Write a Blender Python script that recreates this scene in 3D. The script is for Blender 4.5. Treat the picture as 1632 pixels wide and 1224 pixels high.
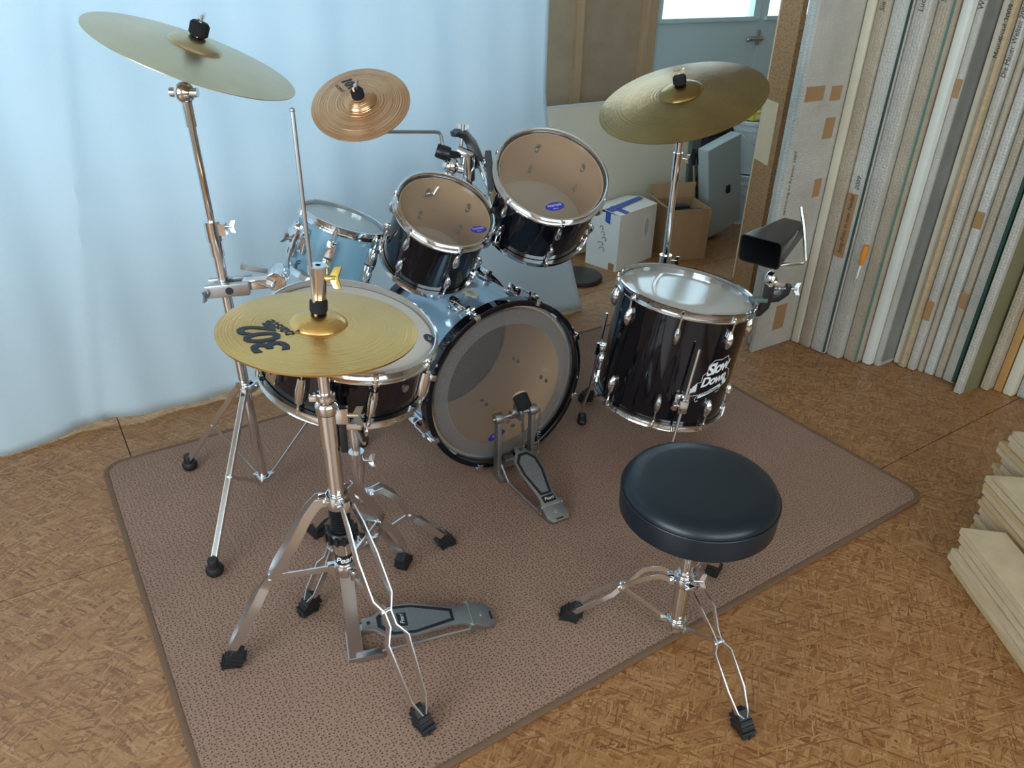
import bpy, bmesh, math, random
from mathutils import Vector, Matrix
PI = math.pi
sc = bpy.context.scene
for o in list(bpy.data.objects): bpy.data.objects.remove(o)
COL = sc.collection
rnd = random.Random(7)
def rad(a): return math.radians(a)

# ------------------------------------------------------------------ camera, world, light, exposure
YAW, PITCH, ROLL, EYE = rad(-33.69), rad(29.7), rad(1.4), 1.43
cam = bpy.data.cameras.new('camera'); camo = bpy.data.objects.new('camera', cam); COL.objects.link(camo)
base = Matrix(((1, 0, 0), (0, math.sin(PITCH), -math.cos(PITCH)), (0, math.cos(PITCH), math.sin(PITCH))))
camo.matrix_world = Matrix.Translation((0, 0, EYE)) @ (Matrix.Rotation(YAW, 3, 'Z') @ base @ Matrix.Rotation(ROLL, 3, 'Z')).to_4x4()
cam.sensor_width = 36; cam.lens = 1209 / 1632 * 36; cam.clip_start = .05
sc.camera = camo
w = bpy.data.worlds.new('sky'); sc.world = w; w.use_nodes = True
wb = w.node_tree.nodes['Background']; wb.inputs[0].default_value = (.60, .85, 1, 1); wb.inputs[1].default_value = 3.4
def area(name, loc, rot, sx, sy, power, col):
    l = bpy.data.lights.new(name, 'AREA'); l.shape = 'RECTANGLE'; l.size = sx; l.size_y = sy; l.energy = power; l.color = col
    o = bpy.data.objects.new(name, l); COL.objects.link(o); o.location = loc; o.rotation_euler = rot; return o
# daylight in the window openings: behind the curtain, in the left wall and behind the viewer
area('daylight_curtain_window', (-.15, 3.40, 1.66), (rad(-90), 0, 0), 4.5, 1.7, 30, (.30, .68, 1))
area('daylight_left_window', (-2.52, -.25, 1.55), (rad(90), 0, rad(-90)), 2.6, 1.7, 70, (.86, .95, 1))
area('daylight_rear_window', (.6, -2.12, 1.65), (rad(90), 0, 0), 3.2, 1.5, 24, (1, .92, .82))
sc.view_settings.view_transform = 'Standard'; sc.view_settings.look = 'None'
sc.view_settings.gamma = 1; sc.view_settings.use_curve_mapping = False
sc.view_settings.exposure = 0.0

# ------------------------------------------------------------------ mesh helpers
def perp(n):
    a = Vector((1, 0, 0)) if abs(n.x) < .8 else Vector((0, 1, 0))
    return (a - n * a.dot(n)).normalized()
def frame(c, n, x=None):
    n = Vector(n).normalized(); x = Vector(x) if x else perp(n)
    x = (x - n * x.dot(n)).normalized(); y = n.cross(x)
    return Matrix(((x.x, y.x, n.x, c[0]), (x.y, y.y, n.y, c[1]), (x.z, y.z, n.z, c[2]), (0, 0, 0, 1)))
ID = Matrix.Identity(4)
class MB:
    def __init__(s): s.v = []; s.f = []
    def add(s, v, f):
        o = len(s.v); s.v += [Vector(q) for q in v]; s.f += [tuple(i + o for i in q) for q in f]; return s
    def box(s, c, d, M=ID):
        x, y, z = d[0] / 2, d[1] / 2, d[2] / 2; c = Vector(c)
        v = [M @ (c + Vector((a * x, b * y, e * z))) for e in (-1, 1) for b in (-1, 1) for a in (-1, 1)]
        return s.add(v, [(0, 2, 3, 1), (4, 5, 7, 6), (0, 1, 5, 4), (2, 6, 7, 3), (0, 4, 6, 2), (1, 3, 7, 5)])
    def lathe(s, prof, M=ID, seg=24, closed=False):
        v = []; f = []; rings = []
        for r, z in prof:
            if r < 1e-6: rings.append([len(v)]); v.append(M @ Vector((0, 0, z)))
            else:
                rings.append(list(range(len(v), len(v) + seg)))
                v += [M @ Vector((r * math.cos(2 * PI * i / seg), r * math.sin(2 * PI * i / seg), z)) for i in range(seg)]
        pr = list(zip(rings, rings[1:])) + ([(rings[-1], rings[0])] if closed else [])
        for a, b in pr:
            for i in range(seg):
                j = (i + 1) % seg
                if len(a) == 1 and len(b) == 1: continue
                if len(a) == 1: f.append((a[0], b[j], b[i]))
                elif len(b) == 1: f.append((a[i], a[j], b[0]))
                else: f.append((a[i], a[j], b[j], b[i]))
        return s.add(v, f)
    def cyl(s, a, b, r, r2=None, seg=14):
        a = Vector(a); b = Vector(b); L = (b - a).length; M = frame(a, b - a); r2 = r if r2 is None else r2
        return s.lathe([(0, 0), (r, 0), (r2, L), (0, L)], M, seg)
    def ball(s, c, r, seg=12, sx=(1, 1, 1), M=ID):
        n = 8; pr = [(r * math.sin(PI * i / n), -r * math.cos(PI * i / n)) for i in range(n + 1)]; pr[0] = (0, -r); pr[-1] = (0, r)
        return s.lathe(pr, M @ Matrix.Translation(c) @ Matrix.Diagonal((*sx, 1)), seg)
    def tube(s, pts, r, seg=8, closed=False):
        pts = [Vector(p) for p in pts]; n = len(pts); rr = r if isinstance(r, (list, tuple)) else [r] * n
        v = []; f = []; x = None
        for i, p in enumerate(pts):
            a = pts[(i - 1) % n] if (i or closed) else p; b = pts[(i + 1) % n] if (i < n - 1 or closed) else p
            t = (b - a).normalized()
            x = perp(t) if x is None else (x - t * x.dot(t)).normalized()
            y = t.cross(x)
            v += [p + (x * math.cos(2 * PI * k / seg) + y * math.sin(2 * PI * k / seg)) * rr[i] for k in range(seg)]
        for i in range(n if closed else n - 1):
            j = (i + 1) % n
            for k in range(seg):
                l = (k + 1) % seg; f.append((i * seg + k, i * seg + l, j * seg + l, j * seg + k))
        if not closed: f.append(tuple(range(seg))[::-1]); f.append(tuple((n - 1) * seg + k for k in range(seg)))
        return s.add(v, f)
    def bar(s, pts, wd, th, tdir):
        """flat bar: thickness th along tdir, width wd along tangent x tdir"""
        pts = [Vector(p) for p in pts]; td = Vector(tdir).normalized(); n = len(pts); v = []; f = []
        for i, p in enumerate(pts):
            t = (pts[min(i + 1, n - 1)] - pts[max(i - 1, 0)]).normalized(); wv = t.cross(td).normalized(); tt = wv.cross(t).normalized()
            ww = wd[i] if isinstance(wd, (list, tuple)) else wd
            v += [p + wv * a * ww / 2 + tt * b * th / 2 for a, b in ((-1, -1), (1, -1), (1, 1), (-1, 1))]
        for i in range(n - 1):
            for k in range(4): l = (k + 1) % 4; f.append((i * 4 + k, i * 4 + l, i * 4 + 4 + l, i * 4 + 4 + k))
        f += [(3, 2, 1, 0), tuple(n * 4 - 4 + k for k in range(4))]
        return s.add(v, f)
    def prism(s, out, z0, z1, M=ID):
        n = len(out); v = [M @ Vector((x, y, z)) for z in (z0, z1) for x, y in out]
        return s.add(v, [tuple(range(n))[::-1], tuple(range(n, 2 * n))] + [(i, (i + 1) % n, n + (i + 1) % n, n + i) for i in range(n)])
    def ringprism(s, out, inn, z0, z1, M=ID):
        n = len(out); v = [M @ Vector((x, y, z)) for z in (z0, z1) for q in (out, inn) for x, y in q]; f = []
        for i in range(n):
            j = (i + 1) % n
            f += [(2 * n + i, 2 * n + j, 3 * n + j, 3 * n + i), (i, n + i, n + j, j), (i, j, 2 * n + j, 2 * n + i), (n + i, 3 * n + i, 3 * n + j, n + j)]
        return s.add(v, f)
    def hull(s, pts):
        bm = bmesh.new()
        for p in pts: bm.verts.new(p)
        bmesh.ops.convex_hull(bm, input=bm.verts); bm.verts.index_update()
        bm.verts.ensure_lookup_table(); v = [q.co.copy() for q in bm.verts]; f = [tuple(q.index for q in a.verts) for a in bm.faces]; bm.free()
        return s.add(v, f)
    def mesh(s, name, mat, off=None, smooth=True, bev=0, fix=True):
        me = bpy.data.meshes.new(name); o = off or Vector((0, 0, 0))
        me.from_pydata([q - o for q in s.v], [], s.f)
        if fix or bev:
            bm = bmesh.new(); bm.from_mesh(me)
            if bev:
                ed = [e for e in bm.edges if len(e.link_faces) == 2 and e.calc_face_angle(0) > .5]
                bmesh.ops.bevel(bm, geom=ed, offset=bev, segments=2, affect='EDGES', profile=.6)
            bmesh.ops.recalc_face_normals(bm, faces=bm.faces); bm.to_mesh(me); bm.free()
        if smooth:
            me.polygons.foreach_set('use_smooth', [True] * len(me.polygons))
            me.set_sharp_from_angle(angle=rad(38))
        if mat: me.materials.append(mat)
        return me
def org(p):
    o = Vector((0, 0, 0))
    while p is not None: o += p.location; p = p.parent
    return o
def build(mb, name, mat, parent=None, smooth=True, bev=0, label=None, fix=True):
    """vertices are given in world space; parents carry only a location"""
    o = bpy.data.objects.new(name, mb.mesh(name, mat, org(parent), smooth, bev, fix)); COL.objects.link(o); o.parent = parent
    if label: o['label'] = label
    return o
def inst(me, name, parent, M):
    """an object that shares a mesh, placed by a world matrix"""
    o = bpy.data.objects.new(name, me); COL.objects.link(o); o.parent = parent
    o.matrix_local = Matrix.Translation(-org(parent)) @ M
    return o
def tag(o, label, cat, group=None, kind=None):
    if label: o['label'] = label
    if cat: o['category'] = cat
    if group: o['group'] = group
    if kind: o['kind'] = kind
    return o
def thing(name, label, cat, loc, group=None):
    o = bpy.data.objects.new(name, None); o.empty_display_size = .05; COL.objects.link(o); o.location = loc
    return tag(o, label, cat, group)
def struct(mb, name, mat, parent=None, **k):
    o = build(mb, name, mat, parent, **k)
    if parent is None: o['kind'] = 'structure'
    return o
def text2d(s, size=1, shear=0, fat=0, space=1):
    cu = bpy.data.curves.new('t', 'FONT'); cu.body = s; cu.size = size; cu.align_x = 'CENTER'; cu.align_y = 'CENTER'; cu.shear = shear; cu.offset = fat
    cu.resolution_u = 3; cu.space_character = space
    ob = bpy.data.objects.new('t', cu); COL.objects.link(ob)
    dg = bpy.context.evaluated_depsgraph_get(); me = bpy.data.meshes.new_from_object(ob.evaluated_get(dg))
    v = [(q.co.x, q.co.y) for q in me.vertices]; f = [tuple(p.vertices) for p in me.polygons]
    bpy.data.objects.remove(ob); bpy.data.curves.remove(cu); bpy.data.meshes.remove(me)
    return v, f
def print_on(parts, fn, name, mat, parent, label=None, world=True):
    """parts: list of (verts2d, faces, dx, dy, angle); fn maps 2d to 3d"""
    mb = MB()
    for v, f, dx, dy, a in parts:
        ca, sa = math.cos(a), math.sin(a)
        mb.add([fn(x * ca - y * sa + dx, x * sa + y * ca + dy) for x, y in v], f)
    o = build(mb, name, mat, parent, smooth=False, label=label, fix=False)
    return o

# ------------------------------------------------------------------ materials
def nt(m): return m.node_tree.nodes, m.node_tree.links
def pbr(name, col, rough=.5, metal=0, **k):
    m = bpy.data.materials.new(name); m.use_nodes = True; b = m.node_tree.nodes['Principled BSDF']
    b.inputs['Base Color'].default_value = (*col, 1); b.inputs['Roughness'].default_value = rough; b.inputs['Metallic'].default_value = metal
    for q, v in k.items(): b.inputs[q.replace('_', ' ')].default_value = v
    return m
def bsdf(m): return m.node_tree.nodes['Principled BSDF']
def node(m, t, **k):
    n = m.node_tree.nodes.new(t)
    for q, v in k.items(): setattr(n, q, v)
    return n
def lk(m, a, b): m.node_tree.links.new(a, b)
def coords(m, scale=(1, 1, 1), rot=(0, 0, 0), kind='Object'):
    t = node(m, 'ShaderNodeTexCoord'); p = node(m, 'ShaderNodeMapping'); p.inputs['Scale'].default_value = scale; p.inputs['Rotation'].default_value = rot
    lk(m, t.outputs[kind], p.inputs[0]); return p.outputs[0]
def ramp(m, fac, stops):
    r = node(m, 'ShaderNodeValToRGB'); e = r.color_ramp.elements
    while len(e) < len(stops): e.new(.5)
    for q, (p, c) in zip(e, stops): q.position = p; q.color = (*c, 1)
    lk(m, fac, r.inputs[0]); return r.outputs[0]
def noise(m, vec, scale, detail=4, rough=.55):
    n = node(m, 'ShaderNodeTexNoise'); n.inputs['Scale'].default_value = scale; n.inputs['Detail'].default_value = detail; n.inputs['Roughness'].default_value = rough
    lk(m, vec, n.inputs['Vector']); return n.outputs['Fac']
def mixc(m, fac, a, b, mode='MIX'):
    n = node(m, 'ShaderNodeMix', data_type='RGBA', blend_type=mode)
    for v, i in ((fac, 0), (a, 6), (b, 7)):
        if hasattr(v, 'links') or hasattr(v, 'is_linked'): lk(m, v, n.inputs[i])
        else: n.inputs[i].default_value = v if i == 0 else (*v, 1)
    return n.outputs[2]
def mth(m, op, a, b=None):
    n = node(m, 'ShaderNodeMath', operation=op)
    for i, v in enumerate((a, b)):
        if v is None: continue
        if hasattr(v, 'is_linked'): lk(m, v, n.inputs[i])
        else: n.inputs[i].default_value = v
    return n.outputs[0]
def bump(m, h, strength=.3, dist=.002):
    n = node(m, 'ShaderNodeBump'); n.inputs['Strength'].default_value = strength; n.inputs['Distance'].default_value = dist
    lk(m, h, n.inputs['Height']); lk(m, n.outputs[0], bsdf(m).inputs['Normal'])
def colour(m, out): lk(m, out, bsdf(m).inputs['Base Color'])

chrome = pbr('chrome', (.78, .78, .79), .09, 1)
legchrome = pbr('worn_chrome', (.80, .80, .81), .24, 1)
steel = pbr('satin_steel', (.52, .52, .53), .32, 1)
castm = pbr('cast_alloy', (.42, .42, .42), .42, 1)
rubber = pbr('black_rubber', (.012, .012, .013), .5)
blackp = pbr('black_plastic', (.010, .010, .012), .32)
lacq = pbr('black_lacquer', (.004, .004, .007), .06, 0, IOR=1.5, Coat_Weight=.15, Coat_Roughness=.03)
blacksteel = pbr('dark_grey_plastic', (.05, .055, .06), .4)
bronze_screw = pbr('brass_screw', (.75, .55, .16), .22, 1)
whitelacq = pbr('white_shell_lacquer', (.20, .38, .50), .22, 0, Coat_Weight=.3)
feltm = pbr('black_felt', (.008, .008, .010), .95)
blue = pbr('blue_print', (.03, .03, .35), .5)
whitep = pbr('white_print', (.78, .80, .82), .5)
inkk = pbr('dark_ink', (.015, .02, .035), .5)
inkfaint = pbr('faint_ink', (.12, .12, .14), .6)
wood_in = pbr('shell_plywood_inside', (.50, .31, .17), .5)
wood_bass = pbr('bass_shell_plywood', (.74, .47, .26), .5)
silvershell = pbr('silver_grey_wrap', (.30, .46, .62), .18, .3, Coat_Weight=.8, Coat_Roughness=.04)
badge = pbr('badge_ivory', (.7, .66, .55), .4)
greyrubber = pbr('grey_pad', (.24, .25, .26), .42, .6)

def film(name, col, mixf, rough=.08, tint=(1, 1, 1)):
    """clear or hazy drum head film: part of the light passes, part is scattered or mirrored"""
    m = bpy.data.materials.new(name); m.use_nodes = True; n, l = nt(m); b = n['Principled BSDF']
    b.inputs['Base Color'].default_value = (*col, 1); b.inputs['Roughness'].default_value = rough
    t = n.new('ShaderNodeBsdfTransparent'); t.inputs[0].default_value = (*tint, 1); x = n.new('ShaderNodeMixShader'); x.inputs[0].default_value = mixf
    l.new(t.outputs[0], x.inputs[1]); l.new(b.outputs[0], x.inputs[2]); l.new(x.outputs[0], n['Material Output'].inputs[0]); return m
headclear = film('clear_drum_head', (.50, .42, .35), .18, .07)
headbass = film('clear_bass_head', (.42, .38, .36), .20, .05)
headring = film('frosted_head_ring', (.20, .19, .19), .50, .3)
headcoat = pbr('coated_head', (.72, .66, .60), .55)
headgrey = pbr('pale_hazy_head', (.55, .62, .64), .35)
headfloor = pbr('glossy_hazy_head', (.58, .56, .52), .11, 0, IOR=2.0)
m = headfloor; bump(m, noise(m, coords(m), 90, 3), .07, .003)
darkhead = pbr('black_resonant_head', (.012, .012, .014), .25)
def translucent(name, col, tr, rough=.9):
    m = bpy.data.materials.new(name); m.use_nodes = True; n, l = nt(m); b = n['Principled BSDF']
    b.inputs['Base Color'].default_value = (*col, 1); b.inputs['Roughness'].default_value = rough; b.inputs['Specular IOR Level'].default_value = .1
    t = n.new('ShaderNodeBsdfTranslucent'); t.inputs[0].default_value = (*col, 1); x = n.new('ShaderNodeMixShader'); x.inputs[0].default_value = tr
    l.new(b.outputs[0], x.inputs[1]); l.new(t.outputs[0], x.inputs[2]); l.new(x.outputs[0], n['Material Output'].inputs[0]); return m, t
headres = translucent('milky_resonant_head', (.70, .54, .39), .6)[0]
curtm, tn = translucent('white_cotton_sheet', (.74, .81, .85), .47)
cv = coords(curtm); wv = node(curtm, 'ShaderNodeTexNoise'); wv.inputs['Scale'].default_value = 6; lk(curtm, cv, wv.inputs['Vector'])
wc = coords(curtm, (420, 1, 60)); wn = noise(curtm, wc, 1, 2); bump(curtm, mth(curtm, 'ADD', mth(curtm, 'MULTIPLY', wn, .12), wv.outputs['Fac']), .4, .012)
lk(curtm, bsdf(curtm).inputs['Normal'].links[0].from_socket, tn.inputs['Normal'])

def cymbal_mat(name, c1, c2, rough, rings, strength, hammer=0, dist=.0006):
    m = pbr(name, c1, rough, 1); t = node(m, 'ShaderNodeTexCoord'); ln = node(m, 'ShaderNodeVectorMath', operation='LENGTH')
    sp = node(m, 'ShaderNodeMapping'); sp.inputs['Scale'].default_value = (1, 1, 0); lk(m, t.outputs['Object'], sp.inputs[0]); lk(m, sp.outputs[0], ln.inputs[0])
    rn = node(m, 'ShaderNodeTexNoise', noise_dimensions='1D'); rn.inputs['Scale'].default_value = rings; rn.inputs['Detail'].default_value = 2; lk(m, ln.outputs['Value'], rn.inputs['W'])
    big = noise(m, t.outputs['Object'], 9, 3)
    f = mth(m, 'ADD', mth(m, 'MULTIPLY', big, .75), mth(m, 'MULTIPLY', rn.outputs['Fac'], .25))
    colour(m, ramp(m, f, [(.3, c2), (.68, c1)]))
    h = rn.outputs['Fac']
    if hammer:
        vo = node(m, 'ShaderNodeTexVoronoi'); vo.inputs['Scale'].default_value = hammer; lk(m, t.outputs['Object'], vo.inputs['Vector']); h = mth(m, 'ADD', h, mth(m, 'MULTIPLY', vo.outputs['Distance'], .6))
    bump(m, h, strength, dist); return m
m_crash = cymbal_mat('crash_bronze', (.66, .52, .32), (.56, .44, .27), .32, 260, .25)
m_ride = cymbal_mat('ride_bronze', (.36, .22, .075), (.25, .155, .055), .28, 180, .45, 55, .0012)
m_splash = cymbal_mat('splash_bronze', (.80, .46, .26), (.62, .33, .17), .22, 260, .9, 0, .0022)
m_hat = cymbal_mat('hat_brass', (.90, .54, .18), (.80, .48, .18), .28, 230, .6, 90, .0010)

def osb(name):
    """layered wood flakes: five sheets of stretched cells, each at its own angle, some flakes of each lying on top"""
    m = pbr(name, (.3, .2, .1), .62, 0, Coat_Weight=.4, Coat_Roughness=.32); v = coords(m)
    wrp = node(m, 'ShaderNodeTexNoise'); wrp.inputs['Scale'].default_value = 40; wrp.inputs['Detail'].default_value = 3; lk(m, v, wrp.inputs['Vector'])
    va = node(m, 'ShaderNodeVectorMath', operation='MULTIPLY_ADD'); lk(m, wrp.outputs['Color'], va.inputs[0]); va.inputs[1].default_value = (.009, .009, 0); lk(m, v, va.inputs[2])
    c = None; hh = None
    for i, (sx, sy, rot, thr) in enumerate(((9, 55, .1, 0), (12, 85, 1.1, .5), (10, 75, -.55, .55), (19, 150, 1.9, .55), (14, 120, .35, .5), (20, 190, -1.0, .6), (24, 330, .7, .82), (20, 300, -.3, .85))):
        mp = node(m, 'ShaderNodeMapping', vector_type='TEXTURE'); mp.inputs['Rotation'].default_value = (0, 0, rot); mp.inputs['Location'].default_value = (i * .33, i * .17, 0); mp.inputs['Scale'].default_value = (1 / sx, 1 / sy, 1)
        lk(m, va.outputs[0], mp.inputs[0])
        vo = node(m, 'ShaderNodeTexVoronoi', voronoi_dimensions='2D'); vo.inputs['Scale'].default_value = 1; lk(m, mp.outputs[0], vo.inputs['Vector'])
        sep = node(m, 'ShaderNodeSeparateColor'); lk(m, vo.outputs['Color'], sep.inputs[0])
        st = node(m, 'ShaderNodeMapping'); st.inputs['Scale'].default_value = (.35, 3.2, 1); lk(m, mp.outputs[0], st.inputs[0])
        g = noise(m, st.outputs[0], 1.0, 4, .65)
        f = mth(m, 'ADD', mth(m, 'MULTIPLY', sep.outputs[1], .46), mth(m, 'MULTIPLY', g, .66))
        k = ramp(m, f, [(.27, (.085, .024, .006)), (.39, (.23, .080, .020)), (.54, (.33, .140, .041)), (.70, (.40, .195, .068)), (.88, (.52, .31, .14))])
        h = mth(m, 'ADD', mth(m, 'MULTIPLY', sep.outputs[0], .5), mth(m, 'MULTIPLY', g, .5))
        if c is None: c, hh = k, h
        else:
            on = mth(m, 'GREATER_THAN', sep.outputs[0], thr); c = mixc(m, on, c, k)
            q = node(m, 'ShaderNodeMix'); lk(m, on, q.inputs[0]); lk(m, hh, q.inputs[2]); lk(m, h, q.inputs[3]); hh = q.outputs[0]
    big = noise(m, v, 1.7, 4); c = mixc(m, mth(m, 'MULTIPLY', big, .5), c, (.29, .130, .045)); colour(m, c); bump(m, hh, .35, .002)
    lk(m, mth(m, 'ADD', mth(m, 'MULTIPLY', hh, .25), .27), bsdf(m).inputs['Roughness'])
    return m
m_osb = osb('oriented_strand_board')
def rugmat():
    m = pbr('rug_pile', (.2, .1, .08), .95); v = coords(m); bsdf(m).inputs['Specular IOR Level'].default_value = .1
    mp = node(m, 'ShaderNodeMapping'); mp.inputs['Scale'].default_value = (98, 120, 1); lk(m, v, mp.inputs[0])
    vo = node(m, 'ShaderNodeTexVoronoi', voronoi_dimensions='2D'); vo.inputs['Scale'].default_value = 1; vo.inputs['Randomness'].default_value = .62; lk(m, mp.outputs[0], vo.inputs['Vector'])
    d = node(m, 'ShaderNodeMapRange'); d.inputs['From Min'].default_value = .04; d.inputs['From Max'].default_value = .25; lk(m, vo.outputs['Distance'], d.inputs[0])
    n1 = noise(m, v, 330, 2); n2 = noise(m, v, 2.2, 4)
    c = ramp(m, n1, [(.3, (.215, .126, .090)), (.72, (.455, .285, .210))])
    c = mixc(m, mth(m, 'MULTIPLY', ramp(m, n2, [(.48, (0, 0, 0)), (.72, (1, 1, 1))]), .30), c, (.16, .102, .080))
    c = mixc(m, d.outputs[0], (.085, .048, .037), c)
    colour(m, c); bump(m, mth(m, 'ADD', d.outputs[0], mth(m, 'MULTIPLY', n1, .5)), .6, .004); return m
m_rug = rugmat()
m_bind = pbr('rug_binding', (.17, .095, .055), .9)
m = m_bind; bump(m, noise(m, coords(m), 260, 2), .5, .003)
def grain(name, c1, c2, rough=.6, sc=(3, 3, 40), detail=4, b=.1):
    m = pbr(name, c1, rough); g = noise(m, coords(m, sc), 1.6, detail, .6); colour(m, ramp(m, g, [(.3, c2), (.7, c1)])); bump(m, g, b, .002); return m
m_fibre = grain('fibreboard', (.47, .35, .24), (.41, .30, .20), .8, (6, 6, 6))
m_batten = grain('pine_batten', (.56, .38, .22), (.47, .30, .16), .6, (30, 30, 2))
m_plank = grain('pale_plank', (.62, .48, .32), (.50, .37, .23), .6, (9, 9, 60))
m_plank2 = grain('warm_plank', (.58, .40, .22), (.46, .31, .16), .6, (9, 9, 60))
m_door = pbr('painted_door', (.60, .74, .78), .45)
m_cream = grain('cream_board', (.80, .72, .58), (.76, .68, .54), .6, (2, 2, 2))
m_card = grain('brown_cardboard', (.43, .25, .125), (.37, .21, .10), .8, (14, 14, 5))
m_wcard = grain('white_cardboard', (.80, .75, .69), (.75, .70, .64), .7, (4, 4, 4))
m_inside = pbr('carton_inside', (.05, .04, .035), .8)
m_tape = pbr('blue_tape', (.04, .10, .42), .4)
m_btape = pbr('brown_packing_tape', (.36, .20, .09), .3)
m_chip = pbr('particle_board', (.3, .15, .06), .8); m = m_chip
colour(m, ramp(m, noise(m, coords(m), 120, 4, .8), [(.3, (.09, .04, .015)), (.5, (.30, .15, .06)), (.75, (.48, .27, .12))]))
m_rawwood = grain('raw_wood', (.62, .46, .30), (.52, .37, .23), .7, (20, 20, 3))
m_pp = film('translucent_case_plastic', (.48, .54, .54), .84, .35)
m_bucket = pbr('white_bucket_plastic', (.62, .68, .70), .4)
m_dark = pbr('dark_slate_plastic', (.02, .035, .05), .4)
m_black = pbr('matt_black', (.012, .012, .012), .6)
m_base = pbr('black_base_plate', (.016, .016, .016), .35)
m_leather = pbr('black_vinyl', (.005, .011, .018), .34); m = m_leather; bump(m, noise(m, coords(m), 420, 2), .08, .001)
m_plaster = pbr('plaster_wall', (.62, .58, .52), .9)
m_glass = film('window_glass', (.9, .95, 1), .10, .02)
m_orange = pbr('orange_plastic', (.75, .25, .03), .4)
m_bristle = pbr('bristle_white', (.8, .8, .78), .6)
def wrap(name, c, c2, bub=95, strength=.45, rough=.42):
    m = pbr(name, c, rough); v = coords(m); vo = node(m, 'ShaderNodeTexVoronoi'); vo.inputs['Scale'].default_value = bub; vo.inputs['Randomness'].default_value = .35; lk(m, v, vo.inputs['Vector'])
    n = noise(m, v, 5, 4); colour(m, ramp(m, n, [(.35, c2), (.65, c)])); h = mth(m, 'SUBTRACT', mth(m, 'MULTIPLY', n, .8), vo.outputs['Distance']); bump(m, h, strength, .007); return m
W_GREY = wrap('bubble_wrap_grey', (.52, .48, .42), (.42, .385, .33))
W_LIGHT = wrap('bubble_wrap_light', (.58, .56, .51), (.48, .45, .40))
W_TAN = wrap('bubble_wrap_over_card', (.47, .39, .29), (.38, .31, .225))
W_CREAM = wrap('cream_paper_wrap', (.68, .62, .49), (.60, .53, .40), 12, .15, .6)
W_WHITE = wrap('white_foam_wrap', (.72, .72, .66), (.64, .63, .56), 18, .2, .55)
W_FOIL = wrap('milky_foil', (.24, .24, .22), (.18, .18, .165), 14, .3, .3)
W_OLIVE = wrap('olive_card', (.22, .20, .10), (.18, .165, .08), 10, .1, .6)
W_ORANGE = grain('orange_wood', (.50, .27, .09), (.42, .21, .07), .6, (20, 20, 2))
m_green = pbr('green_foam_strip', (.10, .20, .15), .6)
m_darkgap = pbr('dark_gap_tone', (.03, .06, .05), .7)  # dark colour painting the shaded gaps between panels; also the base under the floor sheets

# ------------------------------------------------------------------ room
CZ = 2.75
fl = struct(MB().box((.9, .6, -.06), (7.4, 5.9, .08)), 'floor', m_darkgap)
k = 0
for i in range(-2, 4):
    for j in range(-3, 5):
        x0 = -2.55 + (i + 2) * 1.72 + (.86 if j % 2 else 0) - .8; y0 = -2.25 + (j + 3) * .815
        a, b = max(x0, -2.6), min(x0 + 1.717, 4.6); c, d = max(y0, -2.2), min(y0 + .812, 3.5)
        if b - a < .1 or d - c < .1: continue
        build(MB().box(((a + b) / 2, (c + d) / 2, -.011), (b - a, d - c, .022)), 'osb_sheet', m_osb, fl, smooth=False)
struct(MB().box((1, .6, CZ + .03), (7.3, 5.8, .06)), 'ceiling', m_plaster)
# left wall with a wide window opening
lw = MB()
for y0, y1, z0, z1 in ((-2.2, -1.6, 0, CZ), (1.1, 3.45, 0, CZ), (-1.6, 1.1, 0, .65), (-1.6, 1.1, 2.45, CZ)): lw.box((-2.63, (y0 + y1) / 2, (z0 + z1) / 2), (.06, y1 - y0, z1 - z0))
struct(lw, 'wall_left', m_plaster, smooth=False)
rw = MB()
for x0, x1, z0, z1 in ((-2.6, -1.1, 0, CZ), (2.3, 4.6, 0, CZ), (-1.1, 2.3, 0, .85), (-1.1, 2.3, 2.45, CZ)): rw.box(((x0 + x1) / 2, -2.23, (z0 + z1) / 2), (x1 - x0, .06, z1 - z0))
struct(rw, 'wall_rear', m_fibre, smooth=False)
struct(MB().box((4.63, .6, CZ / 2), (.06, 5.8, CZ)), 'wall_right', m_fibre, smooth=False)
# back wall: window opening behind the curtain, fibreboard, then the door
bw = MB()
for x0, x1, z0, z1 in ((-2.6, -2.5, 0, CZ), (-2.5, 1.4, 0, .80), (-2.5, 1.4, 2.52, CZ), (1.4, 3.13, 0, 1.50), (1.4, 1.75, 1.5, CZ), (1.75, 3.13, 2.45, CZ), (3.13, 4.6, 2.15, CZ)):
    bw.box(((x0 + x1) / 2, 3.49, (z0 + z1) / 2), (x1 - x0, .06, z1 - z0))
wallb = struct(bw, 'wall_back', m_fibre, smooth=False)
build(MB().box((2.66, 3.446, .75), (.045, .03, 1.5)), 'batten', m_batten, wallb, smooth=False)
tr = struct(MB().box((3.125, 3.43, CZ / 2), (.06, .07, CZ)), 'trim_1', m_batten, smooth=False)
def win_frame(x0, x1, z0, z1, y, t, mat, nm, parent, nm2=None):
    mb = MB(); mb.box(((x0 + x1) / 2, y, z0 + t / 2), (x1 - x0, .05, t)); mb.box(((x0 + x1) / 2, y, z1 - t / 2), (x1 - x0, .05, t))
    for x in (x0 + t / 2, x1 - t / 2): mb.box((x, y, (z0 + z1) / 2), (t, .05, z1 - z0 - 2 * t))
    return build(mb, nm, mat, parent, smooth=False)
for i in range(3):
    x0 = -2.5 + 1.3 * i
    wf = thing('window_%d' % (i + 1), None, None, (x0 + .65, 3.47, .80)); wf['kind'] = 'structure'
    win_frame(x0, x0 + 1.3, .80, 2.52, 3.47, .06, m_plaster, 'frame', wf)
wf = thing('window_4', None, None, (2.44, 3.47, 1.5)); wf['kind'] = 'structure'; win_frame(1.75, 3.10, 1.5, 2.45, 3.47, .05, m_door, 'frame', wf)
build(MB().box((2.425, 3.48, 1.975), (1.25, .006, .85)), 'pane', m_glass, wf, smooth=False)
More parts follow.
